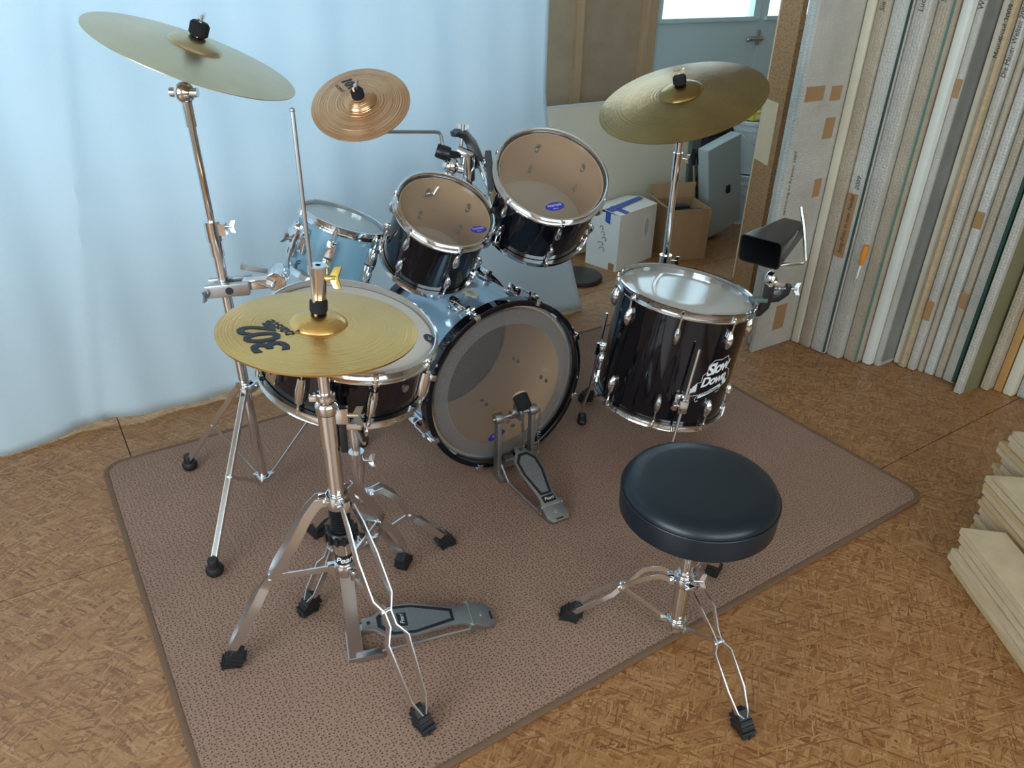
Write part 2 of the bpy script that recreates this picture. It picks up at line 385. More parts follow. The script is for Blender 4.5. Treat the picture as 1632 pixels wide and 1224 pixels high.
# door leaf with a glazed top, and the fixed leaf beside it
def leaf(nm, x0, x1, y):
    d = thing(nm, None, None, (x0, y, 0)); d['kind'] = 'structure'; zs = 1.10
    build(MB().box(((x0 + x1) / 2, y, zs / 2), (x1 - x0, .045, zs)), 'lower_panel', m_door, d, smooth=False, bev=.003)
    fr = MB(); fr.box(((x0 + x1) / 2, y, 2.09), (x1 - x0, .045, .10))
    for x in (x0 + .03, x1 - .03): fr.box((x, y, (zs + 2.04) / 2), (.06, .045, 2.04 - zs))
    build(fr, 'window_frame', m_door, d, smooth=False)
    build(MB().box(((x0 + x1) / 2, y - .03, zs + .012), (x1 - x0 - .06, .03, .024)), 'sill_strip', m_door, d, smooth=False, bev=.003)
    p = build(MB().box(((x0 + x1) / 2, y, (zs + 2.04) / 2), (x1 - x0 - .12, .006, 2.04 - zs)), 'pane', m_glass, d, smooth=False)
    g = MB(); n = 26
    for i in range(n): z = zs + .03 + i * .036; g.box(((x0 + x1) / 2, y + .012, z), (x1 - x0 - .12, .0012, .0012))
    for i in range(int((x1 - x0 - .12) / .036)): g.box((x0 + .08 + i * .036, y + .012, (zs + 2.04) / 2), (.0012, .0012, 2.04 - zs))
    build(g, 'wire_mesh', castm, d, smooth=False)['kind'] = 'stuff'
    return d
d1 = leaf('door_1', 3.16, 4.015, 3.45); leaf('door_2', 4.02, 4.58, 3.45)
lt = build(MB().box((4.012, 3.418, 1.005), (.022, .016, .085)).box((3.99, 3.412, 1.0), (.11, .014, .028)), 'latch_plate', steel, d1, bev=.003)
build(MB().cyl((3.90, 3.40, 1.0), (4.04, 3.40, 1.0), .008).ball((3.905, 3.395, 1.0), .014), 'latch_bolt', steel, lt)

# curtain: one cloth sheet with soft folds, a flare at its right hem
def curtain():
    nx, nz = 230, 60; v = []; f = []; H = 2.55
    for k in range(nz + 1):
        z = H * k / nz
        for i in range(nx + 1):
            u = i / nx; x = -2.45 + u * 4.32; lo = max(0, 1 - z / .95)
            y = 2.585 + .010 * math.sin(x * 7.3 + .5 * math.sin(z * 1.2)) + .006 * math.sin(x * 17 + 1.3 + z * .35) + .012 * math.sin(x * 3.1 + z * 1.4) + .006 * math.sin(x * 31 + z * .6)
            e = math.exp(-((x - .02 - .16 * z) / .018) ** 2); y -= .012 * e * (1 - .5 * z / H)          # one sharp crease
            y -= lo ** 2 * (.03 + .035 * math.sin(x * 2.3 + .7))
            fl_ = max(0, (x - 1.35) / .5) ** 1.5; xx = x + .165 * lo ** 1.3 * fl_; y -= .10 * lo ** 1.5 * fl_
            y += .035 * math.exp(-((x + .02) / .10) ** 2) * lo ** 3
            zz = z + .006 + (.012 * math.sin(x * 5.1) + .010 * math.sin(x * 11.7 + 1)) * max(0, 1 - z / .25)
            if z == 0: zz = .004 + max(0, zz)
            v.append((xx, y, zz))
    for k in range(nz):
        for i in range(nx): a = k * (nx + 1) + i; f.append((a, a + 1, a + nx + 2, a + nx + 1))
    mb = MB().add(v, f); o = build(mb, 'curtain', curtm); md = o.modifiers.new('cloth', 'SOLIDIFY'); md.thickness = .0015
    return tag(o, 'white cotton sheet hung as a curtain behind the drums', 'curtain')
cur = curtain()
build(MB().cyl((-2.5, 2.59, 2.575), (2.0, 2.59, 2.575), .014), 'curtain_rail', steel, cur)

# rug
RZ = .009
def rounded(x0, y0, x1, y1, r, n=5):
    o = []
    for cx, cy, a0 in ((x1 - r, y1 - r, 0), (x0 + r, y1 - r, 90), (x0 + r, y0 + r, 180), (x1 - r, y0 + r, 270)):
        for i in range(n + 1): a = rad(a0 + 90 * i / n); o.append((cx + r * math.cos(a), cy + r * math.sin(a)))
    return o
rug = thing('rug', 'mauve brown pitted carpet rug under the drum kit', 'rug', (1.05, 1.57, 0))
build(MB().prism(rounded(.012, .852, 2.09, 2.29, .05), 0, RZ), 'pile', m_rug, rug)
bo = rounded(0, .84, 2.102, 2.302, .06); bi = rounded(.014, .854, 2.088, 2.288, .05)
build(MB().ringprism(bo, bi, 0, RZ + .002), 'binding', m_bind, rug, bev=.003)

# ------------------------------------------------------------------ drum kit helpers
def wing(mb, c, axis, up, s=.018, shaft=.012):
    """butterfly screw: shaft along axis, two flared wings in the axis/up plane"""
    a = Vector(axis).normalized(); u = Vector(up); u = (u - a * u.dot(a)).normalized(); c = Vector(c); n = a.cross(u)
    M = Matrix(((a.x, u.x, n.x, c.x), (a.y, u.y, n.y, c.y), (a.z, u.z, n.z, c.z), (0, 0, 0, 1)))
    mb.cyl(c, c + a * (shaft + s * .5), s * .28, seg=10)
    out = [(0, -.35), (.35, -1.0), (1.05, -1.05), (.75, -.2), (.75, .2), (1.05, 1.05), (.35, 1.0), (0, .35)]
    mb.prism([(shaft + x * s, y * s) for x, y in out], -s * .16, s * .16, M); return mb
HOOP = [(.001, -.002), (.004, 0), (.008, -.001), (.006, -.006), (.005, -.018), (.012, -.020), (.0125, -.024), (.001, -.024)]
def lug_meshes(rodlen, big=1, box=False):
    l = MB()
    if box: l.box((.010, 0, 0), (.022, .024 * big, .046 * big)); l.box((.016, 0, .004), (.018, .016 * big, .020 * big))
    else:
        n = 8; pr = []
        for i in range(n + 1): t = i / n; pr.append(((.0105 * big) * math.sin(PI * t) ** .75 * (1.12 - .35 * t), (-.030 + .060 * t) * big))
        pr[0] = (0, pr[0][1]); pr[-1] = (0, pr[-1][1])
        l.lathe(pr, Matrix.Translation((.004, 0, 0)) @ Matrix.Diagonal((1.5, 1, 1, 1)), 12)
    r = MB(); r.cyl((.010, 0, .016 * big), (.010, 0, rodlen), .0028, seg=8); r.cyl((.010, 0, rodlen - .003), (.010, 0, rodlen + .012), .0052, .0044, seg=8); r.box((.010, 0, rodlen + .016), (.006, .006, .008)); r.box((.007, 0, rodlen - .001), (.014, .013, .005))
    b = MB(); b.cyl((-.0095, 0, 0), (-.014, 0, 0), .0058, seg=8)
    return l, r, b
def drum(root, M, rs, depth, lugs, a0, shell, head, res, top_in=.075, bot_in=.075, big=1, box=False, wood=wood_in, blug=True, lugmat=chrome, hole=True):
    """two-headed drum in frame M (z up the axis, origin in the upper hoop's plane)"""
    sh = MB(); z0, z1 = -.014, -depth + .014
    sh.lathe([(rs - .001, z0), (rs - .001, z1), (rs - .004, z1), (rs - .004, z0)], M, 64, closed=True); build(sh, 'shell', shell, root)
    sh = MB(); sh.lathe([(rs - .0045, z0), (rs - .0045, z1), (rs - .008, z1), (rs - .008, z0)], M, 64, closed=True); build(sh, 'inner_ply', wood, root)
    hd = MB().lathe([(0, -.010), (rs * .5, -.010), (rs - .008, -.010), (rs + .0005, -.015), (rs + .0005, -.022)], M, 64)
    hdo = build(hd, 'batter_head', head, root)
    build(MB().lathe([(rs + .0006, -.012), (rs + .003, -.012), (rs + .003, -.022), (rs + .0006, -.022)], M, 64, closed=True), 'flesh_hoop', steel, hdo)
    rd = MB().lathe([(0, -depth + .010), (rs * .5, -depth + .010), (rs - .008, -depth + .010), (rs + .0005, -depth + .015), (rs + .0005, -depth + .022)], M, 64)
    build(rd, 'resonant_head', res, root)
    build(MB().lathe([(rs + r, z) for r, z in HOOP], M, 72, closed=True), 'upper_hoop', chrome, root)
    build(MB().lathe([(rs + r, -depth - z) for r, z in HOOP], M, 72, closed=True), 'lower_hoop', chrome, root)
    for top in (True, False):
        if not top and not blug: continue
        ins = top_in if top else bot_in
        L, R, B = lug_meshes(ins - .024, big, box); ml = L.mesh('lug', lugmat, bev=.003 if box else 0); mr = R.mesh('tension_rod', chrome); mb_ = B.mesh('lug_bolt', castm)
        for i in range(lugs):
            F = M @ Matrix.Rotation(rad(a0 + 360 / lugs * i), 4, 'Z') @ Matrix.Translation((rs - .001, 0, -ins if top else -depth + ins))
            if not top: F = F @ Matrix.Rotation(PI, 4, 'X')
            o = inst(ml, 'lug', root, F)
            t = bpy.data.objects.new('tension_rod', mr); COL.objects.link(t); t.parent = o
            for s in (-.011, .011):
                q = bpy.data.objects.new('lug_bolt', mb_); COL.objects.link(q); q.parent = o; q.location = (0, 0, s)
    return hdo
def oval_sticker(M, cx, cy, ax, ay, rot, z, parent, words, mat=blue):
    def fn(x, y):
        c, s = math.cos(rot), math.sin(rot); return M @ Vector((cx + x * c - y * s, cy + x * s + y * c, z))
    n = 28; mb = MB(); mb.add([fn(ax * math.cos(2 * PI * i / n), ay * math.sin(2 * PI * i / n)) for i in range(n)], [tuple(range(n))])
    st = build(mb, 'oval_sticker', mat, parent, smooth=False, label='small blue oval sticker', fix=False)
    z2 = .0005
    def fn2(x, y): return fn(x, y) + (M.to_3x3() @ Vector((0, 0, z2)))
    print_on([(*text2d(s, sz), 0, dy, 0) for s, sz, dy in words], fn2, 'sticker_lettering', whitep, st)
def cymbal(name, label, c, n, xdir, R, Hb, rb, Hl, mat, group=None, flip=False):
    def zc(r):
        z = Hb * (1 - (r / R) ** 1.7)
        if r < rb: z += Hl * (1 - (r / rb) ** 2) ** .62
        return z
    pr = [rb * q for q in (.12, .25, .4, .55, .7, .82, .9, .96, 1.0)] + [rb + (R - rb) * q for q in (.03, .1, .25, .4, .55, .7, .85, .95, 1)]
    mb = MB().lathe([(r, zc(r)) for r in pr] + [(r, zc(r) - .0014) for r in pr[::-1]], ID, 96, closed=True)
    M = frame(c, n, xdir)
    if flip: M = M @ Matrix.Rotation(PI, 4, 'X')
    o = bpy.data.objects.new(name, mb.mesh(name, mat)); COL.objects.link(o); o.matrix_world = M
    tag(o, label, 'cymbal', group); return o, zc, M
def cym_print(o, zc, parts, name='printed_logo', mat=inkk):
    mb = MB()
    for v, f, dx, dy, a in parts:
        ca, sa = math.cos(a), math.sin(a); pts = []
        for x, y in v:
            X, Y = x * ca - y * sa + dx, x * sa + y * ca + dy; pts.append((X, Y, zc(math.hypot(X, Y)) + .0009))
        mb.add(pts, f)
    p = bpy.data.objects.new(name, mb.mesh(name, mat, smooth=False, fix=False)); COL.objects.link(p); p.parent = o; return p
def topper(root, c, n, h0, wdir, felt_r=.019, felt_h=.026):
    c = Vector(c); n = Vector(n).normalized(); p = c + n * h0
    build(MB().lathe([(0, 0), (felt_r * .8, 0), (felt_r, .004), (felt_r, felt_h - .005), (felt_r * .8, felt_h), (0, felt_h)], frame(p, n), 20), 'felt', feltm, root)
    mb = MB(); mb.cyl(p + n * (felt_h - .002), p + n * (felt_h + .016), .004); wing(mb, p + n * (felt_h - .004), n, wdir, .016, .006)
    build(mb, 'wing_nut', chrome, root)
    build(MB().lathe([(0, 0), (felt_r * .9, 0), (felt_r * .9, -.014), (0, -.014)], frame(p - n * .012, n), 16), 'lower_felt', feltm, root)
def boot(foot, d, lat, zf, s=1.0):
    """ribbed rubber boot at the end of a leg; d points outwards along the floor"""
    f = Vector((foot[0], foot[1], zf)); d = Vector(d); lat = Vector(lat); u = Vector((0, 0, 1)); mb = MB()
    def P(a, b, h): return f + d * a * s + lat * b * s + u * h * s
    mb.hull([P(a, b, h) for b in (-1, 1) for a, b_, h in ((-.030, .016, 0), (.016, .018, 0), (.018, .018, .012), (-.030, .016, .012)) for b in (b * b_,)])
    pts = []
    for sg in (-1, 1):
        for a, b_, h in ((-.030, .015, .004), (.014, .016, .004), (.004, .015, .026), (-.022, .012, .050), (-.040, .012, .040)): pts.append(P(a, sg * b_, h))
    mb.hull(pts)
    for q in (.2, .45, .7):
        a = .014 - .030 * q; h = .006 + .036 * q; pts = []
        for sg in (-1, 1):
            for da, dh in ((-.034, -.014), (.006, .002), (.003, .007), (-.036, -.008)): pts.append(P(a + da, sg * (.0172 - .004 * q), max(0.001, h + dh)))
        mb.hull(pts)
    return mb
def dbl_leg(root, c, foot, zf, prof, wdt=.014, th=.003, footsize=1.0, name='leg'):
    c = Vector((c[0], c[1], 0)); ft = Vector((foot[0], foot[1], 0)); v = ft - c; L = v.length; d = v / L; lat = Vector((-d.y, d.x, 0)); mb = MB()
    for s in (-1, 1): mb.bar([c + d * L * a + lat * g * s + Vector((0, 0, z)) for a, z, g in prof], wdt, th, lat)
    pin = min(prof[2:-2], key=lambda q: q[2]); p = c + d * L * pin[0] + Vector((0, 0, pin[1]))
    mb.cyl(p - lat * .012, p + lat * .012, .005, seg=10)
    a, z, g = prof[0]; p0 = c + d * L * a + Vector((0, 0, z)); mb.cyl(p0 - lat * .017, p0 + lat * .017, .0055, seg=10)
    lg = build(mb, name, legchrome, root); build(boot(foot, d, lat, zf, footsize), 'rubber_foot', rubber, lg, smooth=False)
    return p, d, lat
def brace(root, p, hub, d, lat, wd=.012):
    h = Vector(hub) + Vector(d) * .02
    build(MB().bar([Vector(p), h], wd, .004, lat).cyl(h - Vector(lat) * .007, h + Vector(lat) * .007, .005, seg=8), 'brace', legchrome, root)
def hubring(root, c, z, name, feet, r=.016, h=.028, out=.026):
    mb = MB().lathe([(r, z - h / 2), (r + .006, z - h / 2), (r + .007, z), (r + .006, z + h / 2), (r, z + h / 2)], Matrix.Translation((c[0], c[1], 0)), 20, closed=True)
    for f in feet:
        d = (Vector((f[0], f[1], 0)) - Vector((c[0], c[1], 0))).normalized(); lat = Vector((-d.y, d.x, 0)); p = Vector((c[0], c[1], z))
        M = Matrix(((d.x, lat.x, 0, p.x), (d.y, lat.y, 0, p.y), (0, 0, 1, p.z), (0, 0, 0, 1))); mb.box((r + .010, 0, 0), (.022, .016, h * .8), M)
    return build(mb, name, chrome, root, bev=.0015)

# ------------------------------------------------------------------ bass drum
BC = Vector((1.091, 1.656, .2865)); BN = Vector((0, -.9995, .03)).normalized()
bass = thing('bass_drum', 'bass drum with black hoops, clear head and silver grey shell', 'drum', (1.091, 1.85, RZ))
MBD = frame(BC, BN, (1, 0, 0)); BR = .254; BD = .43
build(MB().lathe([(BR, -.030), (BR, -BD + .03), (BR - .004, -BD + .03), (BR - .004, -.030)], MBD, 96, closed=True), 'shell', silvershell, bass)
build(MB().lathe([(BR - .0045, -.030), (BR - .0045, -BD + .03), (BR - .009, -BD + .03), (BR - .009, -.030)], MBD, 96, closed=True), 'inner_ply', wood_bass, bass)
for nm, za in (('batter_hoop', 0), ('front_hoop', -BD + .042)):
    build(MB().lathe([(BR + .004, za - .002), (BR + .007, za), (BR + .018, za), (BR + .021, za - .003), (BR + .021, za - .039), (BR + .018, za - .042), (BR + .004, za - .042)], MBD, 96, closed=True), nm, lacq, bass)
hd = build(MB().lathe([(0, -.014), (.1, -.014), (BR - .010, -.014), (BR + .002, -.021), (BR + .002, -.036)], MBD, 96), 'batter_head', headbass, bass)
build(MB().lathe([(BR - .055, -.0165), (BR - .012, -.0165), (BR - .012, -.0175), (BR - .055, -.0175)], MBD, 96, closed=True), 'muffle_ring', headring, hd)
build(MB().lathe([(0, -BD + .014), (.1, -BD + .014), (BR - .010, -BD + .014), (BR + .002, -BD + .021), (BR + .002, -BD + .036)], MBD, 96), 'front_head', darkhead, bass)
CL = MB(); CL.box((BR + .0235, 0, -.020), (.007, .020, .048)); CL.box((BR + .017, 0, .002), (.016, .018, .006)); CL.box((BR + .030, 0, -.042), (.016, .018, .014))
mcl = CL.mesh('claw', chrome, bev=.002)
TR = MB(); TR.cyl((BR + .030, 0, -.004), (BR + .030, 0, -.115), .0035, seg=10); TR.cyl((BR + .030, -.014, -.030), (BR + .030, .014, -.030), .0035, seg=8); mtr = TR.mesh('tension_rod', chrome)
LG = MB(); LG.box((BR + .016, 0, -.130), (.034, .026, .040)); LG.box((BR + .004, 0, -.130), (.008, .034, .058)); mlg = LG.mesh('lug', chrome, bev=.005)
LB = MB(); LB.cyl((BR - .0085, 0, -.115), (BR - .013, 0, -.115), .007, seg=10); LB.cyl((BR - .0085, 0, -.145), (BR - .013, 0, -.145), .007, seg=10); mlb = LB.mesh('lug_bolt', castm)
for back in (0, 1):
    for i in range(8):
        F = MBD @ Matrix.Rotation(rad(22.5 + 45 * i), 4, 'Z')
        if back: F = MBD @ Matrix.Rotation(rad(22.5 + 45 * i), 4, 'Z') @ Matrix.Translation((0, 0, -BD)) @ Matrix.Rotation(PI, 4, 'X')
        c = inst(mcl, 'claw', bass, F); t = bpy.data.objects.new('tension_rod', mtr); COL.objects.link(t); t.parent = c
        l = inst(mlg, 'lug', bass, F); t = bpy.data.objects.new('lug_bolt', mlb); COL.objects.link(t); t.parent = l
def on_shell(M, R, a0, z0):
    return lambda x, y: M @ Vector((R * math.cos(a0 - x / R), R * math.sin(a0 - x / R), z0 + y))
o = MB(); fn = on_shell(MBD, BR + .0025, rad(96), -.17); out = [(-.036, 0), (-.030, .011), (-.012, .014), (0, .019), (.012, .014), (.030, .011), (.036, 0), (.030, -.011), (.012, -.014), (0, -.019), (-.012, -.014), (-.030, -.011)]
o.add([fn(-.0 + y, x) for x, y in out], [tuple(range(12))]); fn2 = on_shell(MBD, BR - .001, rad(96), -.17)
n0 = len(o.v); o.add([fn2(y, x) for x, y in out], []); o.f += [(i, (i + 1) % 12, n0 + (i + 1) % 12, n0 + i) for i in range(12)]
bd = build(o, 'badge', badge, bass, smooth=False, label='ivory metal badge')
print_on([(*text2d('Pearl', .014, .3), 0, 0, rad(90))], on_shell(MBD, BR + .0032, rad(96), -.17), 'badge_lettering', inkfaint, bd)
oval_sticker(MBD, -.035, -.165, .032, .013, rad(12), -.0128, hd, (('REMO', .011, .002),))
for sx in (-1, 1):   # folded spurs on both sides of the shell
    a = rad(270 + sx * 52); p = MBD @ Vector(((BR + .022) * math.cos(a), (BR + .022) * math.sin(a), -.33)); q = Vector((p.x + sx * .14, p.y + .05, RZ + .014))
    mb = MB().box(p, (.03, .05, .05)).cyl(p, q, .006); s_ = build(mb, 'spur', chrome, bass); build(MB().lathe([(0, -.014), (.010, -.014), (.012, 0), (.008, .014), (0, .014)], Matrix.Translation(q), 12), 'rubber_tip', rubber, s_)

# ------------------------------------------------------------------ toms
T1C, T1N = Vector((1.001, 1.854, .799)), Vector((.05, -.51, .859))
tom1 = thing('rack_tom', 'smaller black rack tom on the left above bass drum', 'drum', T1C - T1N * .22, 'black rack toms')
M1 = frame(T1C, T1N, (1, 0, 0)); h = drum(tom1, M1, .138, .225, 6, 22, lacq, headclear, headres, .066, .066)
oval_sticker(M1, .065, -.085, .026, .013, rad(0), -.0092, h, (('PINSTRIPE', .0085, .003), ('Remo', .006, -.006)))
T2C, T2N = Vector((1.297, 1.762, .884)), Vector((-.154, -.571, .806))
tom2 = thing('rack_tom', 'larger black rack tom on the right, mounted highest', 'drum', T2C - T2N * .23, 'black rack toms')
M2 = frame(T2C, T2N, (1, 0, 0)); h = drum(tom2, M2, .160, .235, 6, 14, lacq, headclear, headres, .070, .070)
oval_sticker(M2, -.045, -.105, .029, .014, rad(-6), -.0092, h, (('PINSTRIPE', .0095, .003), ('Remo', .0065, -.007)))
TWC, TWN = Vector((.805, 2.141, .726)), Vector((.333, -.103, .937))
tomw = thing('concert_tom', 'small white tom drum left of the black toms', 'drum', TWC - TWN * .17)
MW = frame(TWC, TWN, (1, 0, 0)); drum(tomw, MW, .1225, .195, 6, 238, whitelacq, headgrey, headres, .070, .070, 1.1, True)
# bracket on the white tom's left side
aw = rad(190); br = MW @ Vector((.130 * math.cos(aw), .130 * math.sin(aw), -.085)); d = (MW.to_3x3() @ Vector((math.cos(aw), math.sin(aw), 0))); u = TWN.normalized(); s_ = u.cross(d)
MBR = Matrix(((d.x, s_.x, u.x, br.x), (d.y, s_.y, u.y, br.y), (d.z, s_.z, u.z, br.z), (0, 0, 0, 1)))
bk = build(MB().box((-.004, 0, 0), (.008, .062, .078), MBR).box((.014, 0, 0), (.036, .040, .056), MBR), 'mount_bracket', chrome, tomw, bev=.005)
mb = MB(); wing(mb, MBR @ Vector((.032, -.004, -.002)), d, u + s_ * .6, .018, .004); build(mb, 'wing_screw', steel, bk)
fnw = on_shell(MW, .1232, rad(200), -.165); ring = []
mbz = MB()
for r0, r1 in ((.020, .017), (.013, .010)):
    n = 20; mbz.add([fnw(r * math.cos(PI * i / n - PI / 2), r * math.sin(PI * i / n - PI / 2)) for r in (r0, r1) for i in range(n + 1)], [(i, i + 1, n + 2 + i, n + 1 + i) for i in range(n)])
build(mbz, 'shell_emblem', inkk, tomw, smooth=False, fix=False)

# ------------------------------------------------------------------ floor tom
FC, FN = Vector((1.616, 1.485, .564)), Vector((.123, -.047, .991))
ftom = thing('floor_tom', 'large black floor tom standing on three chrome legs', 'drum', (1.569, 1.503, RZ))
MF = frame(FC, FN, (1, 0, 0)); FR = .2005; FD = .385
drum(ftom, MF, FR, FD, 8, 222, lacq, headfloor, headres, .078, .078, 1.15)
for a, zt, zb in ((240, -.10, None), (120, -.16, None), (2, -.16, None)):
    A = MF @ Matrix.Rotation(rad(a), 4, 'Z'); zz = -FD + .10
    mb = MB().box((FR + .003, 0, zz), (.008, .046, .058), A).box((FR + .018, 0, zz), (.034, .028, .044), A)
    k_ = build(mb, 'leg_bracket', chrome, ftom, bev=.005)
    mb = MB(); wing(mb, A @ Vector((FR + .018, -.014, zz - .004)), A.to_3x3() @ Vector((0, -1, 0)), A.to_3x3() @ Vector((.4, 0, 1)), .013, .004); build(mb, 'wing_screw', chrome, k_)
    tp = A @ Vector((FR + .026, 0, zt)); lo = A @ Vector((FR + .026, 0, -FD - .05)); out = A.to_3x3() @ Vector((1, 0, 0)); ft = lo + out * .020; ft.z = RZ + .030
    lg = build(MB().tube([tp + (tp - lo).normalized() * .001, tp, lo, lo + (ft - lo) * .5 + out * .006, ft], [.004, .0052, .0052, .0052, .0052], 10), 'leg', chrome, ftom)
    build(MB().lathe([(0, -.030), (.015, -.030), (.018, -.018), (.014, -.010), (.016, 0), (.011, .012), (.006, .014), (0, .014)], Matrix.Translation(ft), 16), 'rubber_foot', rubber, lg)
# white sticker: two script words between wings above a banner
fs = on_shell(MF, FR + .0004, rad(270), -.245)
fnS = lambda x, y: MF @ Vector(((FR + .0004) * math.cos(rad(263) + 1.38 * x / FR), (FR + .0004) * math.sin(rad(263) + 1.38 * x / FR), -.205 + 1.38 * y))
def shape(pts): return (pts, [tuple(range(len(pts)))])
def outline(pts, t):
    n = len(pts); q = []
    for i in range(n):
        a = Vector(pts[(i - 1) % n]); b = Vector(pts[(i + 1) % n]); nn = Vector(((b - a).y, -(b - a).x)).normalized() * t; q.append((pts[i][0] - nn.x, pts[i][1] - nn.y))
    return (list(pts) + q, [(i, (i + 1) % n, n + (i + 1) % n, n + i) for i in range(n)])
sil = [(-.058, -.034), (-.046, -.026), (-.041, -.012), (-.034, -.004), (-.026, -.004), (-.024, .012), (-.014, .018), (-.012, .034), (.002, .045), (.020, .042), (.040, .046), (.046, .030), (.040, .016), (.052, .008), (.058, -.012), (.050, -.026), (.034, -.030), (.026, -.040), (-.034, -.052), (-.037, -.044), (-.030, -.035), (-.044, -.036)]
rt = rad(9)
pl = [(*outline(sil, -.0014), 0, 0, rt), (*text2d('Slow', .036, .35, .0012, .86), .010, .025, rt + rad(6)), (*text2d('Down', .030, .35, .0010, .86), .008, -.004, rt + rad(4))]
bn = [(-.028, -.033), (.030, -.020), (.033, -.029), (-.030, -.043)]; nb = 10; bt = [tuple(Vector(bn[0]).lerp(Vector(bn[1]), i / nb)) for i in range(nb + 1)]; bb_ = [tuple(Vector(bn[3]).lerp(Vector(bn[2]), i / nb)) for i in range(nb + 1)]; pl.append((bt + bb_, [(i, nb + 1 + i, nb + 2 + i, i + 1) for i in range(nb)], 0, -.001, rt))
for sx in (-1, 1):
    for kx, ky, ln in ((.034, -.006, .022), (.039, -.010, .018), (.044, -.015, .013)):
        q = [(sx * kx, ky), (sx * (kx + .005), ky - .002), (sx * (kx + .006), ky - ln), (sx * (kx + .001), ky - ln * .8)]; pl.append((*shape(q), 0, 0, rt))
stk = print_on(pl, fnS, 'band_sticker', whitep, ftom, 'white winged lettering sticker')
fnS2 = lambda x, y: MF @ Vector(((FR + .0010) * math.cos(rad(263) + 1.38 * x / FR), (FR + .0010) * math.sin(rad(263) + 1.38 * x / FR), -.205 + 1.38 * y))
print_on([(*text2d('TAKEDOWN', .0095, 0, .0002), .003, -.032, rt + rad(4))], fnS2, 'banner_lettering', inkk, stk)

# ------------------------------------------------------------------ snare drum
SC, SN = Vector((.518, 1.385, .748)), Vector((.150, -.195, .969))
snare = thing('snare_drum', 'shallow black snare drum partly under the hi-hat cymbals', 'drum', SC - SN * .15)
MS = frame(SC, SN, (1, 0, 0)); SR = .1745
h = drum(snare, MS, SR, .142, 8, 262, lacq, headcoat, headres, .071, .071, 1.0, blug=False)
# the second rod of each snare lug, down to the lower hoop
rr = MB().cyl((.010, 0, -.012), (.010, 0, -.050), .0028, seg=8); rr.cyl((.010, 0, -.044), (.010, 0, -.058), .0050, seg=8); ss = MB().lathe([(0, -.034), (.0095, -.030), (.0115, 0), (.0095, .030), (0, .034)], Matrix.Translation((.005, 0, 0)) @ Matrix.Diagonal((1.4, 1, 1, 1)), 12); mr = rr.mesh('tension_rod', chrome); ms = ss.mesh('lug_casing', chrome)
for i in range(8):
    F = MS @ Matrix.Rotation(rad(262 + 45 * i), 4, 'Z') @ Matrix.Translation((SR - .001, 0, -.071)); q = inst(ms, 'lug_casing', snare, F); t = bpy.data.objects.new('tension_rod', mr); COL.objects.link(t); t.parent = q
A = MS @ Matrix.Rotation(rad(288), 4, 'Z'); build(MB().lathe([(.004, .0), (.0085, .0), (.0085, .003), (.0045, .003)], A @ Matrix.Translation((SR - .001, 0, -.060)) @ Matrix.Rotation(PI / 2, 4, 'Y'), 18, closed=True), 'vent_grommet', chrome, snare)
def fn_s(x, y): return MS @ Vector((x, y, -.0092))
n = 20; build(MB().add([fn_s(.148 + .012 * math.cos(2 * PI * i / n), -.075 + .018 * math.sin(2 * PI * i / n)) for i in range(n)], [tuple(range(n))]), 'head_emblem', inkk, h, smooth=False, fix=False)
print_on([(*text2d('RT', .010), .148, -.075, rad(60))], lambda x, y: MS @ Vector((x, y, -.0087)), 'emblem_lettering', whitep, h)
A = MS @ Matrix.Rotation(rad(195), 4, 'Z'); build(MB().box((SR + .008, 0, -.055), (.018, .03, .07), A).box((SR + .020, 0, -.04), (.012, .018, .05), A), 'strainer', chrome, snare, bev=.003)

# ------------------------------------------------------------------ cymbals
CRC, CRN = Vector((.413, 1.952, 1.209)), Vector((.313, -.198, .929)).normalized()
cymbal('crash_cymbal', 'pale bronze crash cymbal tilted steeply at upper left', CRC, CRN, (1, 0, 0), .2286, .024, .060, .020, m_crash)
SPC, SPN = Vector((.789, 1.910, 1.084)), Vector((-.359, -.430, .829)).normalized()
spl, zc, MSP = cymbal('splash_cymbal', 'small copper coloured splash cymbal above the white tom', SPC, SPN, (.832, -.555, 0), .127, .012, .044, .017, m_splash)
cym_print(spl, zc, [(*text2d('101', .034, .3, .0016), -.030, .062, rad(128)), (*text2d('paiste', .016, .2), -.059, .048, rad(128))])
RIC, RIN = Vector((1.763, 1.753, 1.047)), Vector((-.356, -.058, .933)).normalized()
cymbal('ride_cymbal', 'large dull bronze ride cymbal tilted over the floor tom', RIC, RIN, (1, 0, 0), .254, .030, .068, .022, m_ride)
HC, HN = Vector((.395, 1.228, .828)), Vector((.082, -.031, .996)).normalized()
hat, zc, MH = cymbal('hi_hat_cymbal', 'upper golden hi-hat cymbal with dark printed numerals', HC, HN, (.832, -.555, 0), .178, .013, .052, .019, m_hat, 'hi-hat pair')
cym_print(hat, zc, [(*text2d('302', .080, .25, .0022, .92), -.074, -.076, rad(126)), (*text2d('paiste', .032, .2, .0004), -.062, -.034, rad(138))])
cymbal('hi_hat_cymbal', 'lower hi-hat cymbal facing down under the golden one', HC - HN * .004, HN, (1, 0, 0), .177, .013, .052, .019, m_hat, 'hi-hat pair', True)

